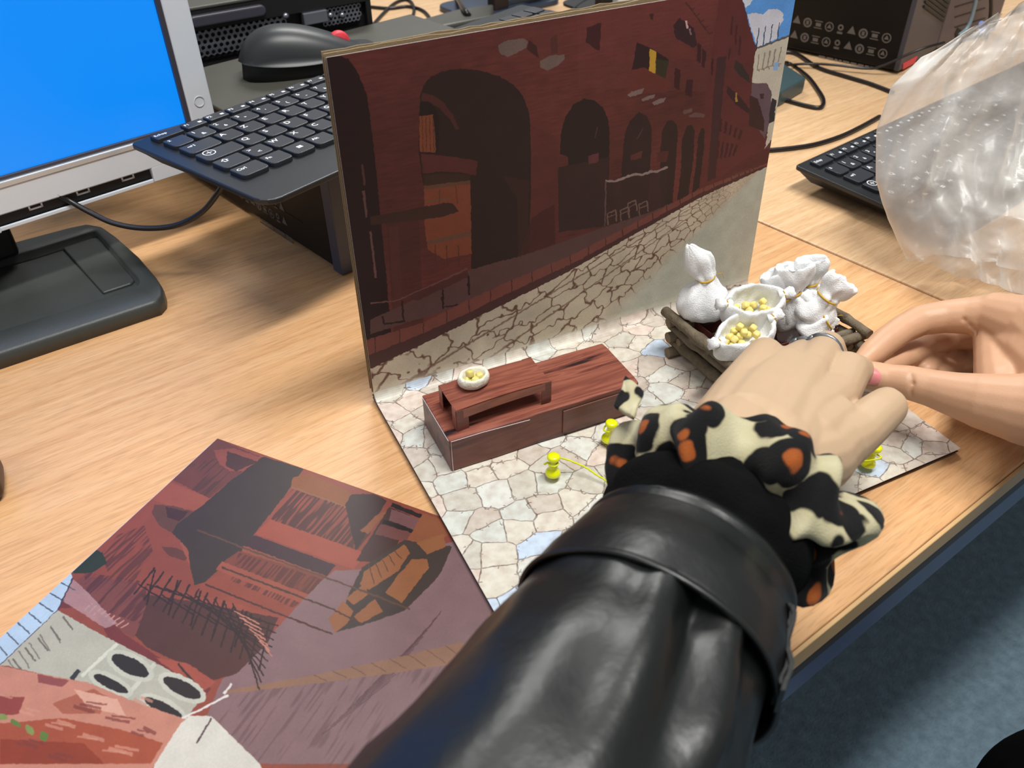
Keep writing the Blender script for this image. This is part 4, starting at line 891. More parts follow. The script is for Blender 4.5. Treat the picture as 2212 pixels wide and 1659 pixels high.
def symbols(kind, rows, pitch, size):
    mes = []
    bm = bmesh.new()
    def quad(x0, y0, x1, y1): vs = [bm.verts.new(p) for p in ((x0, y0, 0), (x1, y0, 0), (x1, y1, 0), (x0, y1, 0))]; bm.faces.new(vs)
    def rng(cx, cy, r0, r1, n=14):
        o_ = [bm.verts.new((cx+r1*math.cos(2*math.pi*i/n), cy+r1*math.sin(2*math.pi*i/n), 0)) for i in range(n)]; q_ = [bm.verts.new((cx+r0*math.cos(2*math.pi*i/n), cy+r0*math.sin(2*math.pi*i/n), 0)) for i in range(n)]
        for i in range(n): bm.faces.new((o_[i], o_[(i+1) % n], q_[(i+1) % n], q_[i]))
    def tri(cx, cy, r): vs = [bm.verts.new((cx+r*math.cos(a), cy+r*math.sin(a), 0)) for a in (math.pi/2, math.pi*7/6, math.pi*11/6)]; bm.faces.new(vs)
    rs = random.Random(kind)
    for r in range(rows[0]):
        for c in range(rows[1]):
            x, y = c*pitch, -r*pitch*1.25; k = (c*3+r*5+kind) % 5
            if k == 0: rng(x, y, size*.32, size*.5); quad(x-size*.15, y-size*.2, x+size*.15, y+size*.2)
            elif k == 1: rng(x, y, size*.38, size*.5); tri(x, y, size*.3)
            elif k == 2: tri(x, y, size*.55)
            elif k == 3: quad(x-size*.45, y-size*.4, x+size*.45, y-.3*size); quad(x-size*.45, y+size*.3, x+size*.45, y+size*.4); quad(x-size*.3, y-size*.18, x+size*.3, y+size*.18)
            else: rng(x, y+size*.15, size*.15, size*.32); quad(x-size*.3, y-size*.5, x+size*.3, y-size*.28)
    for l in range(4):
        x = pitch*2.6; 
        for k in range(9):
            w = rs.uniform(.3, .8)*size; quad(x, -rows[0]*pitch*1.3-l*size*.42, x+w, -rows[0]*pitch*1.3-l*size*.42+size*.2); x += w+size*.15
    me = bpy.data.meshes.new('s'); bm.to_mesh(me); bm.free(); me.materials.append(M_PRINTG); return me
exb = Vector((math.cos(byaw), math.sin(byaw), 0)); ps = onv(505, 412, c0, exb); pl = Matrix.Rotation(-byaw, 3, 'Z') @ (ps-Vector((c0.x, c0.y, ZD)))
print('sym', pl)
o = mkobj('printed_symbols', symbols(1, (2, 8), .0105, .0088), None, comp); o.matrix_local = Matrix(((0, 0, -1, .00015), (-1, 0, 0, pl.y-.012), (0, 1, 0, pl.z+.014), (0, 0, 0, 1)))
o = mkobj('panel_seam', box_me(.00005, .0003, .05, .27, .028, .0286), M_BLK2, comp)
def ribs(n, dx_, w, l):
    bm = bmesh.new()
    for k in range(n): bm_box(bm, k*dx_, k*dx_+w, 0, l, 0, .0012)
    return frombm(bm)
o = mkobj('vent_ribs', ribs(34, .0042, .0018, .012), M_BLK2, comp); o.location = (.095, .165, BH1-.0002); o['kind'] = 'stuff'
# ------------------------------------------------------------------ computer behind, its back panel facing us
TOPZ = ZD+BH1
q0 = at(430, 130, TOPZ); q1 = at(800, 58, TOPZ); y3 = math.atan2(q1.y-q0.y, q1.x-q0.x)
print('near box back', comp.location, 'rear panel', q0, q1, math.degrees(y3))
R2p = empty('desktop_computer', (q0.x, q0.y+.012, ZD), 'computer behind the mouse with its perforated back panel facing the camera', 'computer', rz=y3)
wd = (q1-q0).length+.008; HT = .138
x0 = -.12
mkobj('body', box_me(x0, wd, .008, .30, .002, HT-.002, .002), M_BLK2, R2p)
mkobj('top_cover', box_me(x0-.001, wd+.001, .0, .30, HT-.003, HT, .001), M_PC, R2p)
mkobj('back_frame', joinme([box_me(x0, wd, .001, .009, HT-.022, HT-.003, .001), box_me(wd-.006, wd, .001, .009, .002, HT-.003, .001), box_me(x0, x0+.006, .001, .009, .002, HT-.003, .001)]), M_BLK2, R2p)
def hexgrid(nx, nz, p, r, d=.0012):
    bm = bmesh.new(); 
    for j in range(nz):
        for i in range(nx):
            cx = (i+.5*(j % 2))*p; cz = j*p*.866; R_ = p/math.sqrt(3)*1.02
            def ringv(rr, y): return [bm.verts.new((cx+rr*math.sin(a), y, cz+rr*math.cos(a))) for a in [math.pi/3*k for k in range(6)]]
            o0, i0, i1 = ringv(R_, 0), ringv(r, 0), ringv(r, d)
            for k in range(6):
                bm.faces.new((o0[k], o0[(k+1) % 6], i0[(k+1) % 6], i0[k])); bm.faces.new((i0[k], i0[(k+1) % 6], i1[(k+1) % 6], i1[k]))
    return frombm(bm)
o = mkobj('grille', hexgrid(19, 6, .0060, .0022), M_METAL, R2p); o.location = (-.018, .0045, .0945)
o = mkobj('grille', hexgrid(9, 4, .0046, .0016), M_METAL, R2p); o.location = (wd-.052, .0045, .1005)
mkobj('latch_handle', prism_me(rrect(.0, .075, 0, .0105, .005, 5), -.004, .004, .002, 3), M_BEZ, R2p).matrix_local = Matrix(((1, 0, 0, .000), (0, 0, 1, .0), (0, 1, 0, .1205), (0, 0, 0, 1)))
for xx in (.095, .142, .155):
    o = mkobj('screw', lathe_me([(0, 0), (.003, 0), (.0032, .002), (.0014, .0034), (0, .0036)], 12), M_METAL, R2p, True); o.matrix_local = Matrix(((1, 0, 0, xx), (0, 0, -1, .002), (0, 1, 0, .116-(xx-.095)*.15), (0, 0, 0, 1)))
mkobj('connector', box_me(.112, .138, -.002, .006, .104, .116, .001), M_METAL, R2p)
# ------------------------------------------------------------------ mouse
mc = at(668, 150, TOPZ)
ms = empty('computer_mouse', (mc.x, mc.y, TOPZ), 'black computer mouse with red scroll wheel on top of the flat computer', 'mouse', rz=math.radians(-2))
def mouse_shell(low):
    nu, nv = 40, 16; vs = []; fs = []
    for i in range(nu+1):
        t = i/nu; x = -.060+.122*t
        w = .031*(math.sin(math.pi*min(max(t, .0), 1))**.38)*(1-.10*math.sin(math.pi*t)); h = .046*(math.sin(math.pi*(t**.70))**.55)*(1-.34*t)+.001
        for j in range(nv+1):
            a = math.pi*j/nv; cy = math.cos(a); sz = math.sin(a)
            y = w*(abs(cy)**.75)*(1 if cy > 0 else -1); z = h*sz**.75
            zb = .017*(1-.25*math.sin(math.pi*t))
            if low: z = min(z, zb); y *= .86
            vs.append((x*(1.0 if low else 1.02), y, z if low else max(z, zb*.95)))
    for i in range(nu):
        for j in range(nv): fs.append((i*(nv+1)+j, i*(nv+1)+j+1, (i+1)*(nv+1)+j+1, (i+1)*(nv+1)+j))
    if low:
        for i in range(nu): fs.append((i*(nv+1), (i+1)*(nv+1), (i+1)*(nv+1)+nv, i*(nv+1)+nv))
    return mesh(vs, fs)
mkobj('lower_body', mouse_shell(True), M_BLK2, ms, True)
mkobj('top_shell', mouse_shell(False), mat('mouse_grey_plastic', (46, 48, 50), .4, bump=.2, bscale=2500, bdist=.0001), ms, True)
w_ = mkobj('scroll_wheel', lathe_me([(0, -.0035), (.0085, -.0035), (.0098, -.002), (.0098, .002), (.0085, .0035), (0, .0035)], 28), M_RED, ms, True); w_.matrix_local = Matrix(((1, 0, 0, .031), (0, 0, 1, 0), (0, 1, 0, .0205), (0, 0, 0, 1)))
mkobj('cable', tube_me(catmull([(.054, 0, .006), (.075, .004, .003), (.10, .002, .002), (.13, -.02, .002)], 8), .0018, 8), M_CABLE, ms, True)
# ------------------------------------------------------------------ monitor at left
myaw = math.radians(17); mn = Vector((math.sin(myaw), -math.cos(myaw), 0)); mx_ = Vector((math.cos(myaw), math.sin(myaw), 0))
mp0 = Vector((-.2, .24, 0)); br = onv(483, 340, mp0, mn)
mon = empty('monitor', (br.x, br.y, ZD), 'silver framed monitor with a plain blue screen at left on a black stand', 'monitor', rz=myaw)
zb = br.z-ZD; MW, MH = .46, .33; bz = .0205
def frame_me(xa, xb, za, zt, b, yf, yb):
    return joinme([box_me(xb-b, xb, yf, yb, za, zt, .0015), box_me(xa, xa+b, yf, yb, za, zt, .0015), box_me(xa+b, xb-b, yf, yb, zt-b, zt, .0015)])
mkobj('bezel', frame_me(-MW, 0, zb, zb+MH, bz, -.004, .012), M_SILV, mon)
# lower bezel: plain bar above, cut away below with a dark speaker slot
mkobj('lower_bezel', joinme([box_me(-MW+bz, -bz+.0, -.004, .010, zb+.0105, zb+.0325, .001), box_me(-.062, -bz, -.004, .010, zb-.001, zb+.0120, .001), box_me(-.205, -.178, -.004, .010, zb-.002, zb+.0120, .001), box_me(-.178, -.062, -.0025, -.0005, zb-.0015, zb+.0015, .0005)]), M_SILV, mon)
mkobj('slot', box_me(-.178, -.062, .0005, .012, zb-.001, zb+.0105), M_BLK2, mon)
for xx in (-.155, -.12, -.085): mkobj('clip', joinme([box_me(xx, xx+.010, -.0002, .0006, zb+.006, zb+.0072), box_me(xx, xx+.0012, -.0002, .0006, zb+.006, zb+.0098), box_me(xx+.0088, xx+.010, -.0002, .0006, zb+.006, zb+.0098)]), M_SILV, mon)
mkobj('bright_rim', box_me(-MW+bz, -bz, -.0046, .000, zb+.0290, zb+.0335, .0008), M_SILV2, mon)
mkobj('inner_rim', joinme([box_me(-bz-.0035, -bz+.0002, -.003, .002, zb+.033, zb+MH-bz, .0005), box_me(-MW+bz, -bz, -.002, .003, zb+.0337, zb+.0362, .0005)]), M_BEZ, mon)
mkobj('screen', box_me(-MW+bz, -bz-.003, .0005, .003, zb+.0335, zb+MH-bz), M_SCREEN, mon)
mkobj('rear_shell', box_me(-MW+.01, -.012, .012, .048, zb+.010, zb+MH-.01, .012, 3), M_SILV, mon)
mkobj('power_light', lathe_me([(0, 0), (.0010, 0), (.0010, .0004), (0, .0005)], 12), M_GREEN, mon).matrix_local = Matrix(((1, 0, 0, -.037), (0, 0, -1, -.0041), (0, 1, 0, zb+.0045), (0, 0, 0, 1)))
o = mkobj('round_mark', tube_me([(.004*math.cos(a), 0, .004*math.sin(a)) for a in [2*math.pi*k/24 for k in range(25)]], .0003, 5, False), M_SILV2, mon); o.location = (-.0105, -.0042, zb+.051)
# neck and base
IW = mon.matrix_world.copy() if False else (Matrix.Translation((br.x, br.y, ZD)) @ Matrix.Rotation(myaw, 4, 'Z'))
IWi = IW.inverted()
nk = IWi @ at(40, 548, .010)
mkobj('neck', joinme([box_me(nk.x-.11, nk.x+.002, nk.y, nk.y+.035, .012, zb+.06, .004), box_me(nk.x-.10, nk.x+.010, nk.y+.02, .05, zb+.0, zb+.10, .004)]), M_BLK2, mon)
zt_ = .0125
outer_px = [(340, 650), (352, 636), (352, 618), (338, 596), (300, 552), (250, 508), (222, 488), (190, 482), (150, 490), (75, 510)]
oz = [IWi @ at(x, y, ZD+zt_) for x, y in outer_px]; f0 = IWi @ at(0, 762, ZD+zt_); fd = (f0-oz[0]).normalized(); bd_ = (oz[-1]-oz[-2]).normalized()
outer = [(p.x, p.y) for p in oz]+[((oz[-1]+bd_*.17).x, (oz[-1]+bd_*.17).y), ((oz[0]+fd*.27).x-.012, (oz[0]+fd*.27).y+.03), ((oz[0]+fd*.25).x, (oz[0]+fd*.25).y)]
iz = [IWi @ at(x, y, ZD+zt_) for x, y in ((292, 618), (300, 608), (296, 598), (216, 506), (206, 497), (192, 500), (70, 538))]
inner = [(p.x, p.y) for p in iz]+[((iz[-1]+bd_*.12).x, (iz[-1]+bd_*.12).y), ((iz[0]+fd*.20).x, (iz[0]+fd*.20).y)]
def castring(poly, c, n):
    out = []
    for k in range(n):
        a = 2*math.pi*k/n; d = (math.cos(a), math.sin(a)); best = None
        for i in range(len(poly)):
            (x0_, y0_), (x1_, y1_) = poly[i-1], poly[i]; ex, ey_ = x1_-x0_, y1_-y0_; den = d[0]*ey_-d[1]*ex
            if abs(den) < 1e-12: continue
            t = ((x0_-c[0])*ey_-(y0_-c[1])*ex)/den; s_ = ((x0_-c[0])*d[1]-(y0_-c[1])*d[0])/den
            if t > 0 and -1e-9 <= s_ <= 1+1e-9 and (best is None or t < best): best = t
        out.append((c[0]+d[0]*(best or .05), c[1]+d[1]*(best or .05)))
    return out
cxy = (sum(p[0] for p in inner)/len(inner), sum(p[1] for p in inner)/len(inner)); NR = 160
ro, ri = castring(outer, cxy, NR), castring(inner, cxy, NR)
vs = []; levels = [(ro, 0.0, 1.0), (ro, zt_*.55, 1.), (ro, zt_*.85, .992), (ro, zt_, .97), (ri, zt_-.0006, 1.03), (ri, zt_-.0016, 1.0), (ri, zt_-.0075, .97)]
for rg, z, s_ in levels: vs += [(cxy[0]+(x-cxy[0])*s_, cxy[1]+(y-cxy[1])*s_, z) for x, y in rg]
fs = [tuple(range(NR))[::-1]]
for k in range(len(levels)-1):
    for i in range(NR): fs.append((k*NR+i, k*NR+(i+1) % NR, (k+1)*NR+(i+1) % NR, (k+1)*NR+i))
fs.append(tuple((len(levels)-1)*NR+i for i in range(NR)))
o = mkobj('stand_base', mesh(vs, fs), M_STAND, mon); 
for p in o.data.polygons: p.use_smooth = len(p.vertices) == 4
shp = [IWi @ at(x, y, ZD+.007) for x, y in ((283, 612), (290, 604), (212, 510), (135, 535), (222, 632))]
mkobj('base_step', prism_me([(p.x, p.y) for p in shp], .004, .0072, .0012, 3), M_STAND, mon)
cb = [at(x, y, z) for x, y, z in ((120, 418, .07), (150, 434, .062), (195, 459, .054), (245, 482, .048), (310, 493, .045), (380, 487, .048), (435, 459, .058), (470, 418, .075), (485, 392, .088))]
o = mkobj('cable', tube_me(catmull(cb, 8), .0021, 10), M_CABLE, None, True); tag(o, 'black cable looping from behind the monitor up under the left keyboard', 'cable')
# ------------------------------------------------------------------ tower at the upper right
t0 = at(1938, 162, ZD); t1_ = at(2019, 113, ZD); t2_ = at(2148, 72, ZD); tb = at(1700, 110, ZD); bdv = (tb-t0).normalized()
TH = .34
tw = empty('tower_computer', (t0.x, t0.y, ZD), 'big black tower computer at upper right with cables in its front', 'computer')
def lp(p): return (p.x-t0.x, p.y-t0.y)
ch = [lp(t0+bdv*.002), lp(t1_), lp(t1_+bdv*.3), lp(t0+bdv*.30)]
mkobj('body', prism_me([lp(t0+bdv*.004), lp(t1_+bdv*.01), lp(t2_+bdv*.03), lp(t2_+bdv*.30), lp(t0+bdv*.30)], .004, TH, .002), M_PCS, tw)
mkobj('side_bezel', prism_me([lp(t0), lp(t1_), lp(t1_+bdv*.012), lp(t0+bdv*.006)], .004, TH+.002, .001), M_BEZ, tw)
mkobj('front_panel', prism_me([lp(t1_+(t2_-t1_)*.02), lp(t2_), lp(t2_+bdv*.035), lp(t1_+(t2_-t1_)*.02+bdv*.015)], .004, TH+.002, .001), mat('warm_grey_plastic', (92, 80, 82), .4), tw)
cx_ = (t1_-t0).normalized(); cn_ = Vector((cx_.y, -cx_.x, 0)); cl_ = (t1_-t0).length
bm = bmesh.new()
for k in range(64):
    z = .05+k*.0052; a = Vector((0, 0, 0))+cx_*(cl_*.22)+cn_*.0002; b = cx_*(cl_*.97)+cn_*.0002
    vs_ = [Vector((a.x, a.y, z+.022)), Vector((b.x, b.y, z-.012)), Vector((b.x, b.y, z-.0092)), Vector((a.x, a.y, z+.0248))]
    f_ = [bm.verts.new(v) for v in vs_]+[bm.verts.new(v+cn_*.0014) for v in vs_]
    for q in ((0, 1, 2, 3), (7, 6, 5, 4), (0, 4, 5, 1), (1, 5, 6, 2), (2, 6, 7, 3), (3, 7, 4, 0)): bm.faces.new([f_[i] for i in q])
o = mkobj('ridges', frombm(bm), M_BLK2, tw); o['kind'] = 'stuff'
def onface(name, px, plane_p, nrm, m, th=.0008):
    P = [onv(x, y, plane_p, nrm) for x, y in px]; nrm = Vector(nrm); bm = bmesh.new(); a = [bm.verts.new(p-t0_+nrm*th) for p in P]; b = [bm.verts.new(p-t0_) for p in P]; n = len(a)
    bm.faces.new(a); bm.faces.new(b[::-1])
    for i in range(n): bm.faces.new((a[i], b[i], b[(i+1) % n], a[(i+1) % n]))
    return mkobj(name, frombm(bm), m, tw)
t0_ = Vector((t0.x, t0.y, ZD))
fx = (t2_-t1_).normalized(); fn = Vector((fx.y, -fx.x, 0))
onface('red_label', [(1950, 138), (1981, 121), (1975, 136), (1949, 150)], t0, cn_, M_RED)
for ya_ in (8, 30, 52, 74): onface('bay_line', [(2062, ya_-2+8), (2128, ya_-22+8), (2128, ya_-20+8), (2062, ya_+8)], t1_, fn, M_BLK2, .0005)
onface('port', [(2062, 74), (2068, 60), (2078, 66), (2086, 72), (2080, 80), (2066, 84)], t1_, fn, M_BLK2)
onface('power_button', [(2120+8*math.cos(a), 58+13*math.sin(a)-2*math.cos(a)) for a in [2*math.pi*k/16 for k in range(16)]], t1_, fn, mat('blue_lit_ring', (130, 150, 210), .3, emit=(110, 140, 220), es=.5))
for xx in (2092, 2102): onface('audio_port', [(xx+2.5*math.cos(a), 72-(xx-2092)*.3+3*math.sin(a)) for a in [2*math.pi*k/10 for k in range(10)]], t1_, fn, M_SILV2)
sx_ = -bdv; sn = Vector((sx_.y, -sx_.x, 0)); 
sp = onv(1712, 45, t0, (sn.x, sn.y, 0))
o = mkobj('printed_symbols', symbols(2, (2, 9), .0145, .0115), None, tw)
sn2 = -sn if sn.x > 0 else sn
P00 = onv(1722, 44, t0, (sn.x, sn.y, 0)); Mx = Matrix.Identity(4)
for i in range(3): Mx[i][0] = sx_[i]; Mx[i][1] = (0, 0, 1)[i]; Mx[i][2] = sn2[i]; Mx[i][3] = (P00-t0_)[i]+sn2[i]*.0006
o.matrix_local = Mx
for nm, pts, m_, lab in (('cable', [(2113, -40, .16), (2108, 0, .13), (2098, 40, .09), (2088, 62, .06), (2072, 76, .05)], mat('pale_blue_cable', (120, 140, 150), .4), 'pale blue-grey cable hanging into the tower front port'), ('cable', [(2140, -30, .16), (2141, 20, .10), (2137, 50, .05), (2130, 84, 0)], M_CABLE, 'dark cable hanging straight down at the right edge of the tower front')):
    path = []
    for x, y, h in pts:
        d_ = .985*((Vector(CAMC)-t1_).length) ; p = onv(x, y, t1_+fn*.012, fn); path.append(p)
    o = mkobj(nm, tube_me(catmull(path, 6), .0024, 8), m_, None, True); tag(o, lab, 'cable')
# ------------------------------------------------------------------ cables and background gear
RC = .0024
def cable(pts, label, r=RC, m=M_CABLE):
    P = [at(p[0], p[1], ZD+r*1.02+(p[2] if len(p) > 2 else 0)) for p in pts]; o = mkobj('cable', tube_me(catmull(P, 8), r, 8), m, None, True); tag(o, label, 'cable')
cable([(1680, 150, .02), (1700, 136), (1742, 163), (1768, 196), (1779, 218), (1772, 232), (1745, 229), (1700, 217), (1665, 208)], 'black cable making a tight bend on the desk right of the back board')
cable([(1690, 112), (1722, 117), (1768, 146), (1830, 166), (1880, 181), (1930, 200)], 'black cable running from the tower towards the top of the plastic bag')
cable([(1690, 142, .004), (1740, 138, .004), (1800, 140, .006), (1870, 148, .005), (1905, 142, .01), (1985, 108, .03), (2040, 92, .035)], 'thin dark cable rising from the desk to the tower front port', .0016)
cable([(1640, 326), (1700, 321), (1760, 312), (1815, 295), (1860, 274), (1900, 252)], 'single black cable curving behind the right keyboard')
cable([(800, 60, .0), (832, 25), (858, 4), (882, 0), (894, 16), (890, 35), (868, 44), (850, 52)], 'black cable loop on the desk above the mouse')
cable([(790, 14), (840, 18), (880, 14), (912, 22), (930, 42), (933, 66)], 'dark cable arching from the loop down to the small grey box')
cable([(985, -12, .0), (993, 5, .02), (1008, 28, .03), (1030, 50, .005), (1060, 66)], 'thick dark cable hanging in front of the grey box', .0036)
cable([(1225, 50), (1235, 25), (1260, 5), (1290, -8)], 'dark cable crossing beside the white power strip')
cable([(1270, -10), (1268, 12), (1250, 30), (1215, 40)], 'thin dark cable lying across the white power strip', .0018)
def slab(name, px, z0, h, m, label, cat, bev=.003):
    P = [at(x, y, z0+h) for x, y in px]; c = sum(P, Vector())/len(P)
    if P[0].x*0 == 0:
        ar = sum(P[i-1].x*P[i].y-P[i].x*P[i-1].y for i in range(len(P)))
        if ar < 0: P = P[::-1]
    o = mkobj(name, prism_me([(p.x, p.y) for p in P], z0, z0+h, bev, 2), m); tag(o, label, cat); return o
slab('adapter_box', [(905, 42), (985, 20), (1066, 8), (1062, 34), (1000, 46), (950, 56)], ZD, .030, M_PC, 'low dark grey box on the far desk behind the board top edge', 'box')
slab('dark_keyboard', [(955, 84), (1075, 50), (1180, 56), (1250, 66), (1120, 100), (1000, 120)], ZD, .022, M_BLUEG, 'dark blue-grey keyboard partly seen behind the top edge of the back board', 'keyboard')
slab('power_strip', [(1198, 44), (1290, 18), (1300, 30), (1215, 60)], ZD, .028, M_WHITE2, 'white power strip behind the top edge of the back board', 'power strip', .004)
slab('external_drive', [(1640, 130), (1700, 140), (1742, 166), (1690, 196), (1640, 215)], ZD, .018, mat('teal_grey_plastic', (58, 78, 82), .4), 'dark teal slab device lying right of the back board', 'device', .003)
mb = at(1085, 33, ZD)
m2 = empty('monitor', (mb.x, mb.y, ZD), 'monitor seen from behind at the top edge, blue-grey with brown-black stand', 'monitor', rz=.2)
mkobj('stand_pole', box_me(-.013, .013, 0, .02, 0, .24, .003), mat('brown_black_plastic', (36, 26, 24), .5), m2)
mkobj('stand_base', prism_me(rrect(-.06, .11, -.01, .09, .02), 0, .008, .002), M_BLUEG, m2)
mkobj('rear_shell', box_me(.014, .10, .005, .03, .012, .24, .006), mat('light_blue_grey_plastic', (96, 106, 118), .4), m2)
mkobj('plug', box_me(.045, .075, -.008, .004, .018, .034, .003), M_BLK2, m2)
mb = at(1333, 32, ZD)
m3 = empty('monitor', (mb.x, mb.y, ZD), 'white edged monitor with dark blue screen poking above the back board', 'monitor', rz=.2)
mkobj('stand_pole', box_me(-.035, -.013, -.004, .012, 0, .25, .002), M_BLK2, m3)
mkobj('bezel', box_me(-.002, .020, -.004, .012, .004, .25, .002), M_WHITE2, m3)
mkobj('screen', box_me(.020, .15, 0, .010, .004, .25, .001), mat('dark_blue_screen', (36, 50, 84), .3), m3)
mkobj('stand_base', prism_me(rrect(-.03, .14, .002, .10, .02), 0, .0038, .001), M_BLK2, m3)
# small dark brown thing at the left edge of the frame
bp_ = at(-12, 1055, ZD)
o = mkobj('brown_case', evalmods(box_me(-.016, .0075, -.016, .016, 0, .026, .007, 4), [('SUBSURF', dict(levels=1))]), M_BROWN, None, True); o.location = bp_; tag(o, 'rounded dark brown leather item cut off by the left edge', 'case')
# ------------------------------------------------------------------ the person: left arm from below, right hand from the right
def capsule(bm, a, ra, b, rb, n=16, m=5):
    a, b = Vector(a), Vector(b); t = (b-a).normalized() if (b-a).length > 1e-6 else Vector((0, 0, 1)); u = t.orthogonal().normalized(); v = t.cross(u); rings = []
    for k in range(m+1):
        th = math.pi/2*(1-k/m); rings.append((a-t*ra*math.sin(th), max(ra*math.cos(th), 1e-5)))
    for k in range(m+1):
        th = math.pi/2*k/m; rings.append((b+t*rb*math.sin(th), max(rb*math.cos(th), 1e-5)))
    R = [[bm.verts.new(c+(u*math.cos(2*math.pi*i/n)+v*math.sin(2*math.pi*i/n))*r) for i in range(n)] for c, r in rings]
    for k in range(len(R)-1):
        for i in range(n): bm.faces.new((R[k][i], R[k][(i+1) % n], R[k+1][(i+1) % n], R[k+1][i]))
    bm.faces.new(R[0][::-1]); bm.faces.new(R[-1])
def blob(chains, voxel=.0011, it=6, fac=.5):
    bm = bmesh.new()
    for ch in chains:
        for (a, ra), (b, rb) in zip(ch[:-1], ch[1:]): capsule(bm, a, ra, b, rb)
    bmesh.ops.recalc_face_normals(bm, faces=bm.faces)
    me = bpy.data.meshes.new('b'); bm.to_mesh(me); bm.free()
    return evalmods(me, [('REMESH', dict(mode='VOXEL', voxel_size=voxel, use_smooth_shade=True)), ('SMOOTH', dict(factor=fac, iterations=it))])
def J(x, y, d, r): return (D(x, y, d), r)
person = empty('person', D(1235, 1659, .27)-Vector((0, 0, .1)), 'person in black leather jacket reaching over the model, bare hands meeting at right', 'person')
# --- left hand, back of the hand up
LW = J(1590, 1010, .362, .024)
Lh = [
 [J(1520, 1110, .345, .026), J(1575, 990, .365, .0225), J(1590, 950, .378, .0205)],
 [J(1540, 1130, .345, .026), J(1650, 1020, .365, .0225), J(1665, 975, .378, .0205)],
 [J(1570, 930, .385, .0180), J(1600, 860, .420, .0150), J(1652, 770, .462, .0108)],
 [J(1610, 930, .382, .0190), J(1650, 860, .415, .0160), J(1700, 792, .455, .0108)],
 [J(1650, 950, .380, .0190), J(1695, 880, .412, .0165), J(1746, 808, .449, .0115)],
 [J(1680, 980, .378, .0190), J(1730, 910, .408, .0165), J(1800, 858, .439, .0128)],
 [J(1690, 1010, .376, .0190), J(1765, 985, .392, .0175), J(1815, 950, .405, .0140)],
 [J(1740, 960, .392, .0170), J(1800, 910, .415, .0130), J(1815, 950, .408, .0120)],
 # thumb
 [J(1815, 955, .403, .0140), J(1852, 935, .412, .0118), J(1893, 897, .420, .0112), J(1914, 880, .426, .0104), J(1916, 868, .434, .0080)],
 # index
 [J(1800, 858, .441, .0128), J(1828, 806, .468, .0124), J(1850, 800, .490, .0094), J(1862, 798, .506, .0074)],
 # middle
 [J(1745, 806, .451, .0112), J(1786, 752, .490, .0104), J(1800, 764, .515, .0084), J(1806, 790, .528, .0068)],
 # ring
 [J(1700, 792, .457, .0106), J(1738, 762, .492, .0086), J(1748, 785, .515, .0076), J(1756, 806, .526, .0066)],
 # little
 [J(1652, 770, .464, .0108), J(1668, 778, .490, .0086), J(1690, 800, .505, .0074), J(1705, 815, .512, .0064)],
 # tendons
 [J(1640, 900, .393, .0030), J(1700, 806, .443, .0030)],
]
lh = mkobj('hand', blob(Lh), M_SKIN, None, True); wpar(lh, person); lh['label'] = 'left hand, palm down, reaching from the leather sleeve'

# --- right hand from the right, thumb towards us
Rh = [
 # thumb
 [J(1868, 806, .503, .0070), J(1885, 812, .500, .0088), J(1925, 822, .496, .0096), J(1962, 826, .490, .0100), J(2010, 838, .484, .0108), J(2062, 852, .476, .0128), J(2130, 868, .466, .0160), J(2220, 885, .455, .0200), J(2330, 900, .440, .024)],
 # index
 [J(1862, 781, .512, .0060), J(1882, 764, .515, .0078), J(1912, 738, .520, .0088), J(1948, 712, .526, .0090), J(1988, 692, .531, .0098), J(2040, 684, .529, .0104), J(2090, 682, .524, .0116), J(2150, 684, .515, .0145)],
 # middle
 [J(1905, 796, .522, .0072), J(1945, 772, .538, .0084), J(2000, 745, .552, .0090), J(2060, 724, .556, .0095), J(2150, 712, .545, .0140)],
 # ring
 [J(2000, 800, .545, .0070), J(2020, 775, .560, .0082), J(2070, 752, .572, .0090), J(2160, 735, .560, .0140)],
 # little
 [J(2025, 812, .548, .0066), J(2060, 792, .562, .0076), J(2105, 775, .570, .0084), J(2180, 765, .560, .0130)],
 # palm and back
 [J(2150, 684, .515, .0150), J(2250, 720, .490, .022), J(2350, 800, .455, .027)],
 [J(2165, 720, .520, .0160), J(2260, 780, .480, .024), J(2350, 860, .445, .027)],
 [J(2150, 700, .520, .0130), J(2155, 770, .505, .0130), J(2170, 840, .480, .0160)],
 [J(2170, 740, .545, .0140), J(2260, 800, .500, .024)],
 [J(2330, 900, .440, .026), J(2420, 960, .420, .027)],
 [J(2340, 800, .458, .027), J(2430, 900, .430, .028)],
 [J(2425, 930, .425, .028), J(2700, 1130, .390, .034), J(3100, 1420, .350, .040)],
]
def creases(me, C):
    V = [v.co.copy() for v in me.vertices]; Nn = [v.normal.copy() for v in me.vertices]
    for a, b, w, dep in C:
        ab = b-a; L2 = ab.length_squared
        for i, p in enumerate(V):
            t = max(0, min(1, (p-a).dot(ab)/L2)); d = (p-(a+ab*t)).length
            if d < w*3: me.vertices[i].co -= Nn[i]*dep*math.exp(-(d/w)**2)
    me.update(); return me
CR_ = []
for x, y0, y1 in ((1945, 795, 862), (1953, 793, 866), (1962, 792, 868), (1968, 795, 862)):
    CR_.append((D(x, y0, .4815), D(x+4, (y0+y1)/2, .4795), .0010, .0009)); CR_.append((D(x+4, (y0+y1)/2, .4795), D(x-2, y1, .483), .0010, .0009))
for (x0_, y0_, x1_, y1_) in ((1975, 700, 1982, 722), (1902, 745, 1912, 762), (2082, 690, 2088, 706), (2096, 692, 2098, 716), (2108, 694, 2106, 722)):
    CR_.append((D(x0_, y0_, .515), D(x1_, y1_, .513), .0012, .0012))
rh = mkobj('hand', creases(blob(Rh), CR_), M_SKIN2, None, True); wpar(rh, person); rh['label'] = 'right hand pinching with thumb and index finger'
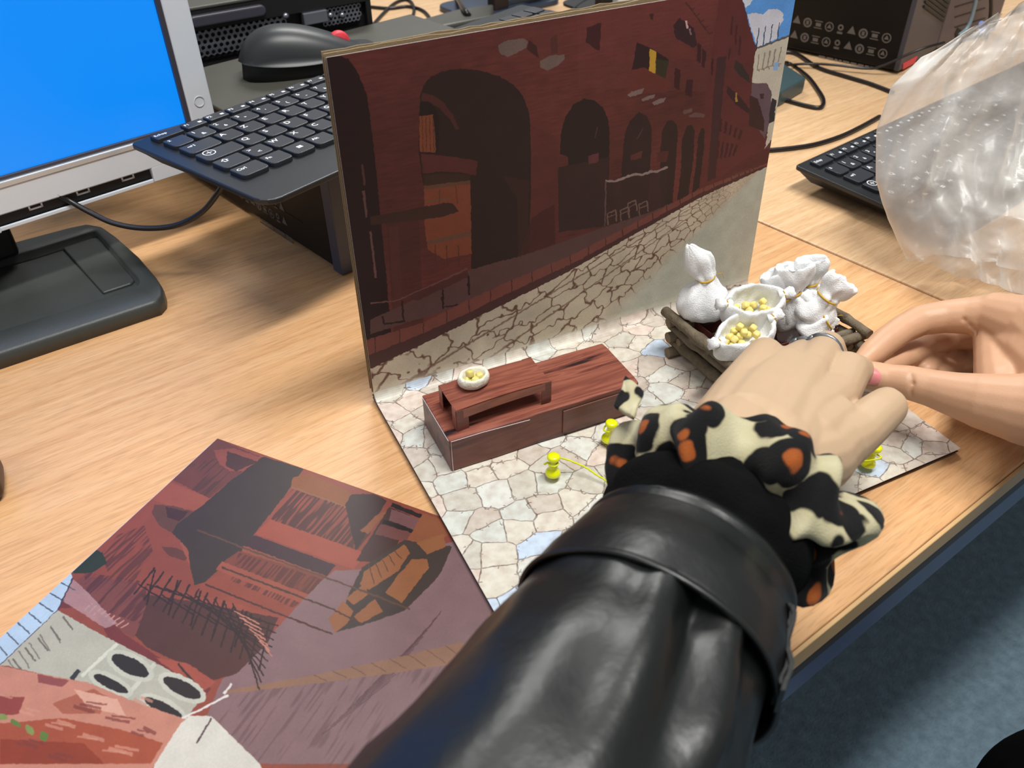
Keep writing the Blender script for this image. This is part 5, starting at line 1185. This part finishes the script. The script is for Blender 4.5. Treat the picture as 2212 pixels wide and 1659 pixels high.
def nail(px, py, d, w, l, ang, par, m, out):
    c = D(px, py, d); t = (Vector(CR)*math.cos(ang)-Vector(CU)*math.sin(ang)).normalized(); nrm = Vector(out).normalized(); t = (t-nrm*t.dot(nrm)).normalized(); s_ = nrm.cross(t)
    vs = []; fs = []; n = 10
    for j in range(n+1):
        for i in range(n+1):
            a = -1+2*i/n; b = -1+2*j/n; r_ = max(abs(a), abs(b)); q = math.hypot(a, b); k = r_/q if q > 1e-6 else 0
            a2, b2 = a*(k*.6+.4) if q else 0, b*(k*.6+.4) if q else 0
            vs.append(c+t*a2*l/2+s_*b2*w/2-nrm*(b2*b2*w*.28+a2*a2*l*.05))
    for j in range(n):
        for i in range(n): fs.append((j*(n+1)+i, j*(n+1)+i+1, (j+1)*(n+1)+i+1, (j+1)*(n+1)+i))
    o = mkobj('fingernail', evalmods(mesh(vs, fs), [('SOLIDIFY', dict(thickness=.0006, offset=0))]), m, None, True); bpy.context.view_layer.update(); o.parent = par; o.matrix_parent_inverse = par.matrix_world.inverted()
toC = -Vector(CF)
nail(1886, 810, .4905, .0105, .0130, math.radians(12), rh, M_NAIL, toC+Vector(CU)*.15-Vector(CR)*.1)
# rings on the left hand
def fring(c, axis, r, rr, m, lab, name='finger_ring', stone=None):
    t = empty(name, c, lab, 'ring'); o = mkobj('band', tie_me(c, axis, r, rr), m, None, True); wpar(o, t)
    if stone:
        u = (toC+Vector((0, 0, .6))).normalized(); u = (u-Vector(axis).normalized()*u.dot(Vector(axis).normalized())).normalized()
        o = mkobj('stone', evalmods(box_me(-.0045, .0045, -.0022, .0022, -.0010, .0012, .0007, 2), [('SUBSURF', dict(levels=1))]), M_BLUEN); q = u.to_track_quat('Z', 'X'); o.location = c+u*(r+.0004); o.rotation_euler = q.to_euler(); wpar(o, t)
a1, b1 = D(1700, 792, .457), D(1738, 762, .492); a2, b2 = D(1745, 806, .451), D(1786, 752, .490)
fring(a1.lerp(b1, .95), b1-a1, .0092, .0013, M_GREYM, 'silver finger ring with dark blue stone on the left hand by the crate', stone=True)
fring(a2.lerp(b2, .80), b2-a2, .0109, .0016, M_GREYM, 'plain dull grey finger ring in the hollow between the curled fingers')
# --- sleeve of the leather jacket
def sleeve_me(pts, n=96, seg=10, disp=None, thick=.0018, ends=True):
    C = catmull([p for p, r in pts], seg); Rr = []
    for i in range(len(pts)-1):
        for k in range(seg): t = k/seg; t = t*t*(3-2*t) if False else t; Rr.append(pts[i][1]*(1-t)+pts[i+1][1]*t)
    Rr.append(pts[-1][1]); n_ = len(C); T = [(C[min(i+1, n_-1)]-C[max(i-1, 0)]).normalized() for i in range(n_)]
    vs = []; fs = []
    for i, (c, t) in enumerate(zip(C, T)):
        v = Vector((0, 0, 1)); v = (v-t*v.dot(t)).normalized(); u = t.cross(v)   # v up, u sideways
        for k in range(n):
            a = 2*math.pi*k/n; q = i/(n_-1); r = Rr[i]; d = disp(q, a, c+(u*math.cos(a)+v*math.sin(a))*r) if disp else 0
            vs.append(c+(u*math.cos(a)+v*math.sin(a)*.94)*(r+d))
    for i in range(n_-1):
        for k in range(n): fs.append((i*n+k, i*n+(k+1) % n, (i+1)*n+(k+1) % n, (i+1)*n+k))
    me = mesh(vs, fs); return evalmods(me, [('SOLIDIFY', dict(thickness=thick, offset=-1))])
E0 = D(1130, 1860, .235); E1_ = D(1235, 1640, .268); E2_ = D(1345, 1440, .296); E3_ = D(1432, 1290, .319); E4_ = D(1500, 1170, .340); E5_ = D(1545, 1090, .352)
arm = (E5_-E1_).normalized(); print('arm', E1_, E5_, arm)
def ldisp(q, a, p):
    d = .0030*noise.noise(p*26)+.0016*noise.noise(p*60)
    # long drag folds towards the elbow
    w_ = max(0, math.sin(math.pi*min(1, max(0, (q-.3)*1.8))))*min(1, max(0, (.76-q)/.10))
    d *= min(1, max(.2, (.78-q)/.10)); d -= .0022*min(1, max(0, (q-.66)/.06))
    d += .0062*math.exp(-((a-.50-.55*q)/.10)**2)*w_-.0050*math.exp(-((a-.80-.5*q)/.12)**2)*w_+.0045*math.exp(-((a-1.1-.45*q)/.12)**2)*w_
    d += .0024*math.exp(-((a-1.9+.5*q)/.22)**2)*(1-q)
    d += .0012*math.sin(a*3+q*9)*(1-q)
    return d
sl = mkobj('jacket_sleeve', sleeve_me([(E1_-arm*.20+Vector((0, 0, -.02)), .062), (E1_-arm*.09, .056), (E1_, .0495), (E2_, .0455), (E3_, .0415), (E3_.lerp(E4_, .6), .0380)], disp=ldisp), M_LEATH, None, True); wpar(sl, person)
def cdisp(q, a, p):
    return .0012*noise.noise(p*30)+.0006*math.sin(a*2+1)+(.0010 if q > .93 else 0)+(.0009 if q < .05 else 0)
cuff = mkobj('sleeve_cuff', sleeve_me([(D(1378, 1412, .299), .0472), (D(1412, 1350, .309), .0462), (D(1445, 1286, .321), .0430), (D(1482, 1224, .332), .0400)], disp=cdisp, seg=12), M_LEATH, None, True); wpar(cuff, person)
seam = mkobj('cuff_seam', tie_me(D(1482, 1224, .332), arm, .0402, .0011), M_LEATH, None, True); wpar(seam, person)
# zip flap and stud hanging at the right side of the cuff
def strip(p, q, w, nrm, t, name, m):
    p, q = Vector(p), Vector(q); d = (q-p).normalized(); s_ = d.cross(Vector(nrm)).normalized()*w/2; nn = Vector(nrm).normalized()*t/2
    bm = bmesh.new(); n = 10; P = []
    for k in range(n+1):
        c = p.lerp(q, k/n)+Vector(nrm)*.0012*math.sin(k*1.1); P.append([bm.verts.new(c+a*s_+b*nn) for a, b in ((-1, -1), (1, -1), (1, 1), (-1, 1))])
    for k in range(n):
        for i in range(4): bm.faces.new((P[k][i], P[k][(i+1) % 4], P[k+1][(i+1) % 4], P[k+1][i]))
    bm.faces.new(P[0][::-1]); bm.faces.new(P[-1]); o = mkobj(name, frombm(bm), m); wpar(o, person)
strip(D(1704, 1330, .300), D(1692, 1515, .272), .012, Vector(CR), .0016, 'zip_flap', M_LEATH)
strip(D(1698, 1325, .302), D(1684, 1500, .276), .012, Vector(CR), .0012, 'zip_flap', M_LEATH)
o = mkobj('stud', lathe_me([(0, 0), (.0018, 0), (.0020, .0006), (.0012, .0014), (0, .0016)], 16), M_SILV2, None, True); o.location = D(1700, 1445, .280); o.rotation_euler = Vector(CR).to_track_quat('Z', 'X').to_euler(); wpar(o, person)
# fluffy knit cuff below the leather
def kdisp(q, a, p): return .0026*noise.noise(p*45)+.0016*noise.noise(p*110)+.0030*math.exp(-((q-.5)/.2)**2)
kn = mkobj('knit_cuff', sleeve_me([(D(1472, 1240, .329), .0360), (D(1505, 1178, .338), .0380), (D(1532, 1124, .345), .0370), (D(1552, 1085, .350), .0330)], disp=kdisp, thick=.003), M_KNIT, None, True); wpar(kn, person)
# --- leopard scrunchie round the wrist
def leo_mat():
    m = bpy.data.materials.new('leopard_velvet'); m.use_nodes = True; nt = m.node_tree; N = nt.nodes; L = nt.links; b = N['Principled BSDF']; b.inputs['Roughness'].default_value = .9; b.inputs['Sheen Weight'].default_value = .06; b.inputs['Specular IOR Level'].default_value = .15
    tc = N.new('ShaderNodeTexCoord'); nz = N.new('ShaderNodeTexNoise'); nz.inputs['Scale'].default_value = 55; L.new(tc.outputs['Object'], nz.inputs['Vector'])
    sc = N.new('ShaderNodeVectorMath'); sc.operation = 'SCALE'; sc.inputs['Scale'].default_value = .012; L.new(nz.outputs['Color'], sc.inputs[0])
    ad = N.new('ShaderNodeVectorMath'); ad.operation = 'ADD'; L.new(tc.outputs['Object'], ad.inputs[0]); L.new(sc.outputs[0], ad.inputs[1])
    v = N.new('ShaderNodeTexVoronoi'); v.inputs['Scale'].default_value = 54; v.inputs['Randomness'].default_value = .8; L.new(ad.outputs[0], v.inputs['Vector'])
    r = ramp(N, ((0, (150, 80, 34)), (.19, (136, 70, 30)), (.24, (14, 13, 14)), (.54, (14, 13, 14)), (.59, (170, 162, 130)), (1, (192, 186, 156)))); L.new(v.outputs['Distance'], r.inputs[0]); L.new(r.outputs[0], b.inputs['Base Color'])
    n2 = N.new('ShaderNodeTexNoise'); n2.inputs['Scale'].default_value = 1400; L.new(tc.outputs['Object'], n2.inputs['Vector']); bp = N.new('ShaderNodeBump'); bp.inputs['Strength'].default_value = .6; bp.inputs['Distance'].default_value = .0006; L.new(n2.outputs[0], bp.inputs['Height']); L.new(bp.outputs[0], b.inputs['Normal'])
    return m
sc_c = D(1577, 1085, .3495); ta = arm.copy(); vv = Vector((0, 0, 1)); vv = (vv-ta*vv.dot(ta)).normalized(); uu = ta.cross(vv)
print('scr', sc_c)
nA, nB = 260, 22; vs = []; fs = []
for i in range(nA):
    a = 2*math.pi*i/nA; big = .0385+.0030*math.sin(3*a+.6)+.002*math.sin(7*a); ax_off = .006*math.sin(5*a+1)+.004*math.sin(9*a+.5)
    tube = .0125+.0020*math.sin(11*a)+.0012*math.sin(17*a+1.3)
    rad = uu*math.cos(a)+vv*math.sin(a)*.86
    for k in range(nB):
        b = 2*math.pi*k/nB; w = 1+.22*noise.noise((math.cos(a)*4, math.sin(a)*4, math.cos(b)))+.13*math.sin(2*b+7*a)+.06*math.sin(3*b-17*a)
        vs.append(sc_c+rad*(big+tube*w*math.cos(b))+ta*(ax_off+tube*1.25*w*math.sin(b)))
for i in range(nA):
    for k in range(nB): fs.append((i*nB+k, i*nB+(k+1) % nB, ((i+1) % nA)*nB+(k+1) % nB, ((i+1) % nA)*nB+k))
M_LEO = leo_mat()
scr = empty('hair_scrunchie', sc_c-Vector((0, 0, .05)), 'leopard print fabric scrunchie worn around the left wrist', 'scrunchie')
o = mkobj('ruffle', mesh(vs, fs), M_LEO, None, True); wpar(o, scr)
# the loose pointed end of the fabric at the left
Pt = [D(1352, 812, .385), D(1392, 850, .372), D(1368, 905, .352), D(1326, 880, .366)]
bm = bmesh.new(); g = []; n = 10
for j in range(n+1):
    for i in range(n+1):
        a, b = i/n, j/n; p = (Pt[0].lerp(Pt[1], a)).lerp(Pt[3].lerp(Pt[2], a), b)+toC*.003*noise.noise((a*3, b*3, 2)); g.append(bm.verts.new(p))
for j in range(n):
    for i in range(n): bm.faces.new((g[j*(n+1)+i], g[j*(n+1)+i+1], g[(j+1)*(n+1)+i+1], g[(j+1)*(n+1)+i]))
o = mkobj('fabric_end', evalmods(frombm(bm), [('SOLIDIFY', dict(thickness=.003, offset=0)), ('SUBSURF', dict(levels=1))]), M_LEO, None, True); wpar(o, scr)
# dark trouser knee at the very bottom right
kp = [at(2280, 1860, -.40), at(2270, 1765, -.30), at(2370, 1740, -.26), at(2480, 1800, -.34)]
o = mkobj('trouser_leg', evalmods(tube_me(catmull(kp, 6), .055, 24), [('SUBSURF', dict(levels=1))]), M_KNIT, None, True); wpar(o, person)
# ------------------------------------------------------------------ crumpled clear plastic bag
def bag_mat():
    m = bpy.data.materials.new('clear_plastic_film'); m.use_nodes = True; nt = m.node_tree; N = nt.nodes; L = nt.links; b = N['Principled BSDF']; out = N['Material Output']
    b.inputs['Base Color'].default_value = rgb(225, 222, 216); b.inputs['Roughness'].default_value = .32; b.inputs['Specular IOR Level'].default_value = .7
    tr = N.new('ShaderNodeBsdfTransparent'); tr.inputs[0].default_value = (.97, .955, .95, 1)
    lw = N.new('ShaderNodeLayerWeight'); lw.inputs[0].default_value = .35; tc = N.new('ShaderNodeTexCoord'); nz = N.new('ShaderNodeTexNoise'); nz.inputs['Scale'].default_value = 22; nz.inputs['Detail'].default_value = 4; L.new(tc.outputs['Object'], nz.inputs['Vector'])
    mr = N.new('ShaderNodeMapRange'); mr.inputs[1].default_value = .3; mr.inputs[2].default_value = .7; mr.inputs[3].default_value = .22; mr.inputs[4].default_value = .42; L.new(nz.outputs[0], mr.inputs[0])
    a1_ = N.new('ShaderNodeMath'); a1_.operation = 'MULTIPLY'; a1_.inputs[1].default_value = .8; L.new(lw.outputs['Facing'], a1_.inputs[0])
    a2_ = N.new('ShaderNodeMath'); a2_.operation = 'ADD'; a2_.use_clamp = True; L.new(mr.outputs[0], a2_.inputs[0]); L.new(a1_.outputs[0], a2_.inputs[1])
    mx = N.new('ShaderNodeMixShader'); L.new(a2_.outputs[0], mx.inputs[0]); L.new(tr.outputs[0], mx.inputs[1]); L.new(b.outputs[0], mx.inputs[2]); L.new(mx.outputs[0], out.inputs[0])
    bp = N.new('ShaderNodeBump'); bp.inputs['Strength'].default_value = .35; bp.inputs['Distance'].default_value = .002; n2 = N.new('ShaderNodeTexNoise'); n2.inputs['Scale'].default_value = 38; n2.inputs['Detail'].default_value = 3; n2.inputs['Distortion'].default_value = 1.2; L.new(tc.outputs['Object'], n2.inputs['Vector']); L.new(n2.outputs[0], bp.inputs['Height']); L.new(bp.outputs[0], b.inputs['Normal'])
    return m
Lb = [(1.0, 1958, 552, .640), (.82, 1918, 470, .640), (.62, 1893, 390, .640), (.45, 1893, 280, .640), (.28, 1925, 190, .630), (.12, 1990, 120, .625), (0., 2060, 85, .62)]
Rb = [(1.0, 2420, 675, .600), (.82, 2420, 560, .600), (.62, 2430, 440, .600), (.45, 2430, 300, .600), (.28, 2420, 160, .590), (.12, 2380, 40, .585), (0., 2320, -20, .58)]
def interp(T, t):
    T = sorted(T); ts = [q[0] for q in T]; return [float(np.interp(t, ts, [q[k] for q in T])) for k in (1, 2, 3)]
nU, nV = 120, 90; vs = []; fs = []
for j in range(nV+1):
    t = j/nV; l_ = D(*interp(Lb, t)); r_b = D(*interp(Rb, t)); w_ = (r_b-l_)
    for i in range(nU):
        a = 2*math.pi*i/nU; s = .5-.5*math.cos(a); dep = .030*math.sin(a)*(.5+.5*t)
        p = l_+w_*s+Vector(CF)*(-dep)
        # crumples: ridged folds running down, sharper near the gathered top
        f1 = noise.noise((s*6+t*3.5, t*1.6-s*1.2, 1.3+(a > math.pi)*4)); f2 = noise.noise((s*11+t*4, t*5, 6+(a > math.pi)*4)); rdg = 1-abs(f1)*2.2
        p += toC*((.012*rdg+.007*(1-abs(f2)*2))*min(1, s*6+.05)*min(1, (1-s)*6+.05))+Vector(CU)*.004*f2*(1-t)
        vs.append(p)
for j in range(nV):
    for i in range(nU): fs.append((j*nU+i, j*nU+(i+1) % nU, (j+1)*nU+(i+1) % nU, (j+1)*nU+i))
fs.append(tuple(range(nU)))
o = mkobj('plastic_bag', mesh(vs, fs), bag_mat(), None, True); tag(o, 'crumpled clear plastic bag held over the right keyboard', 'bag')
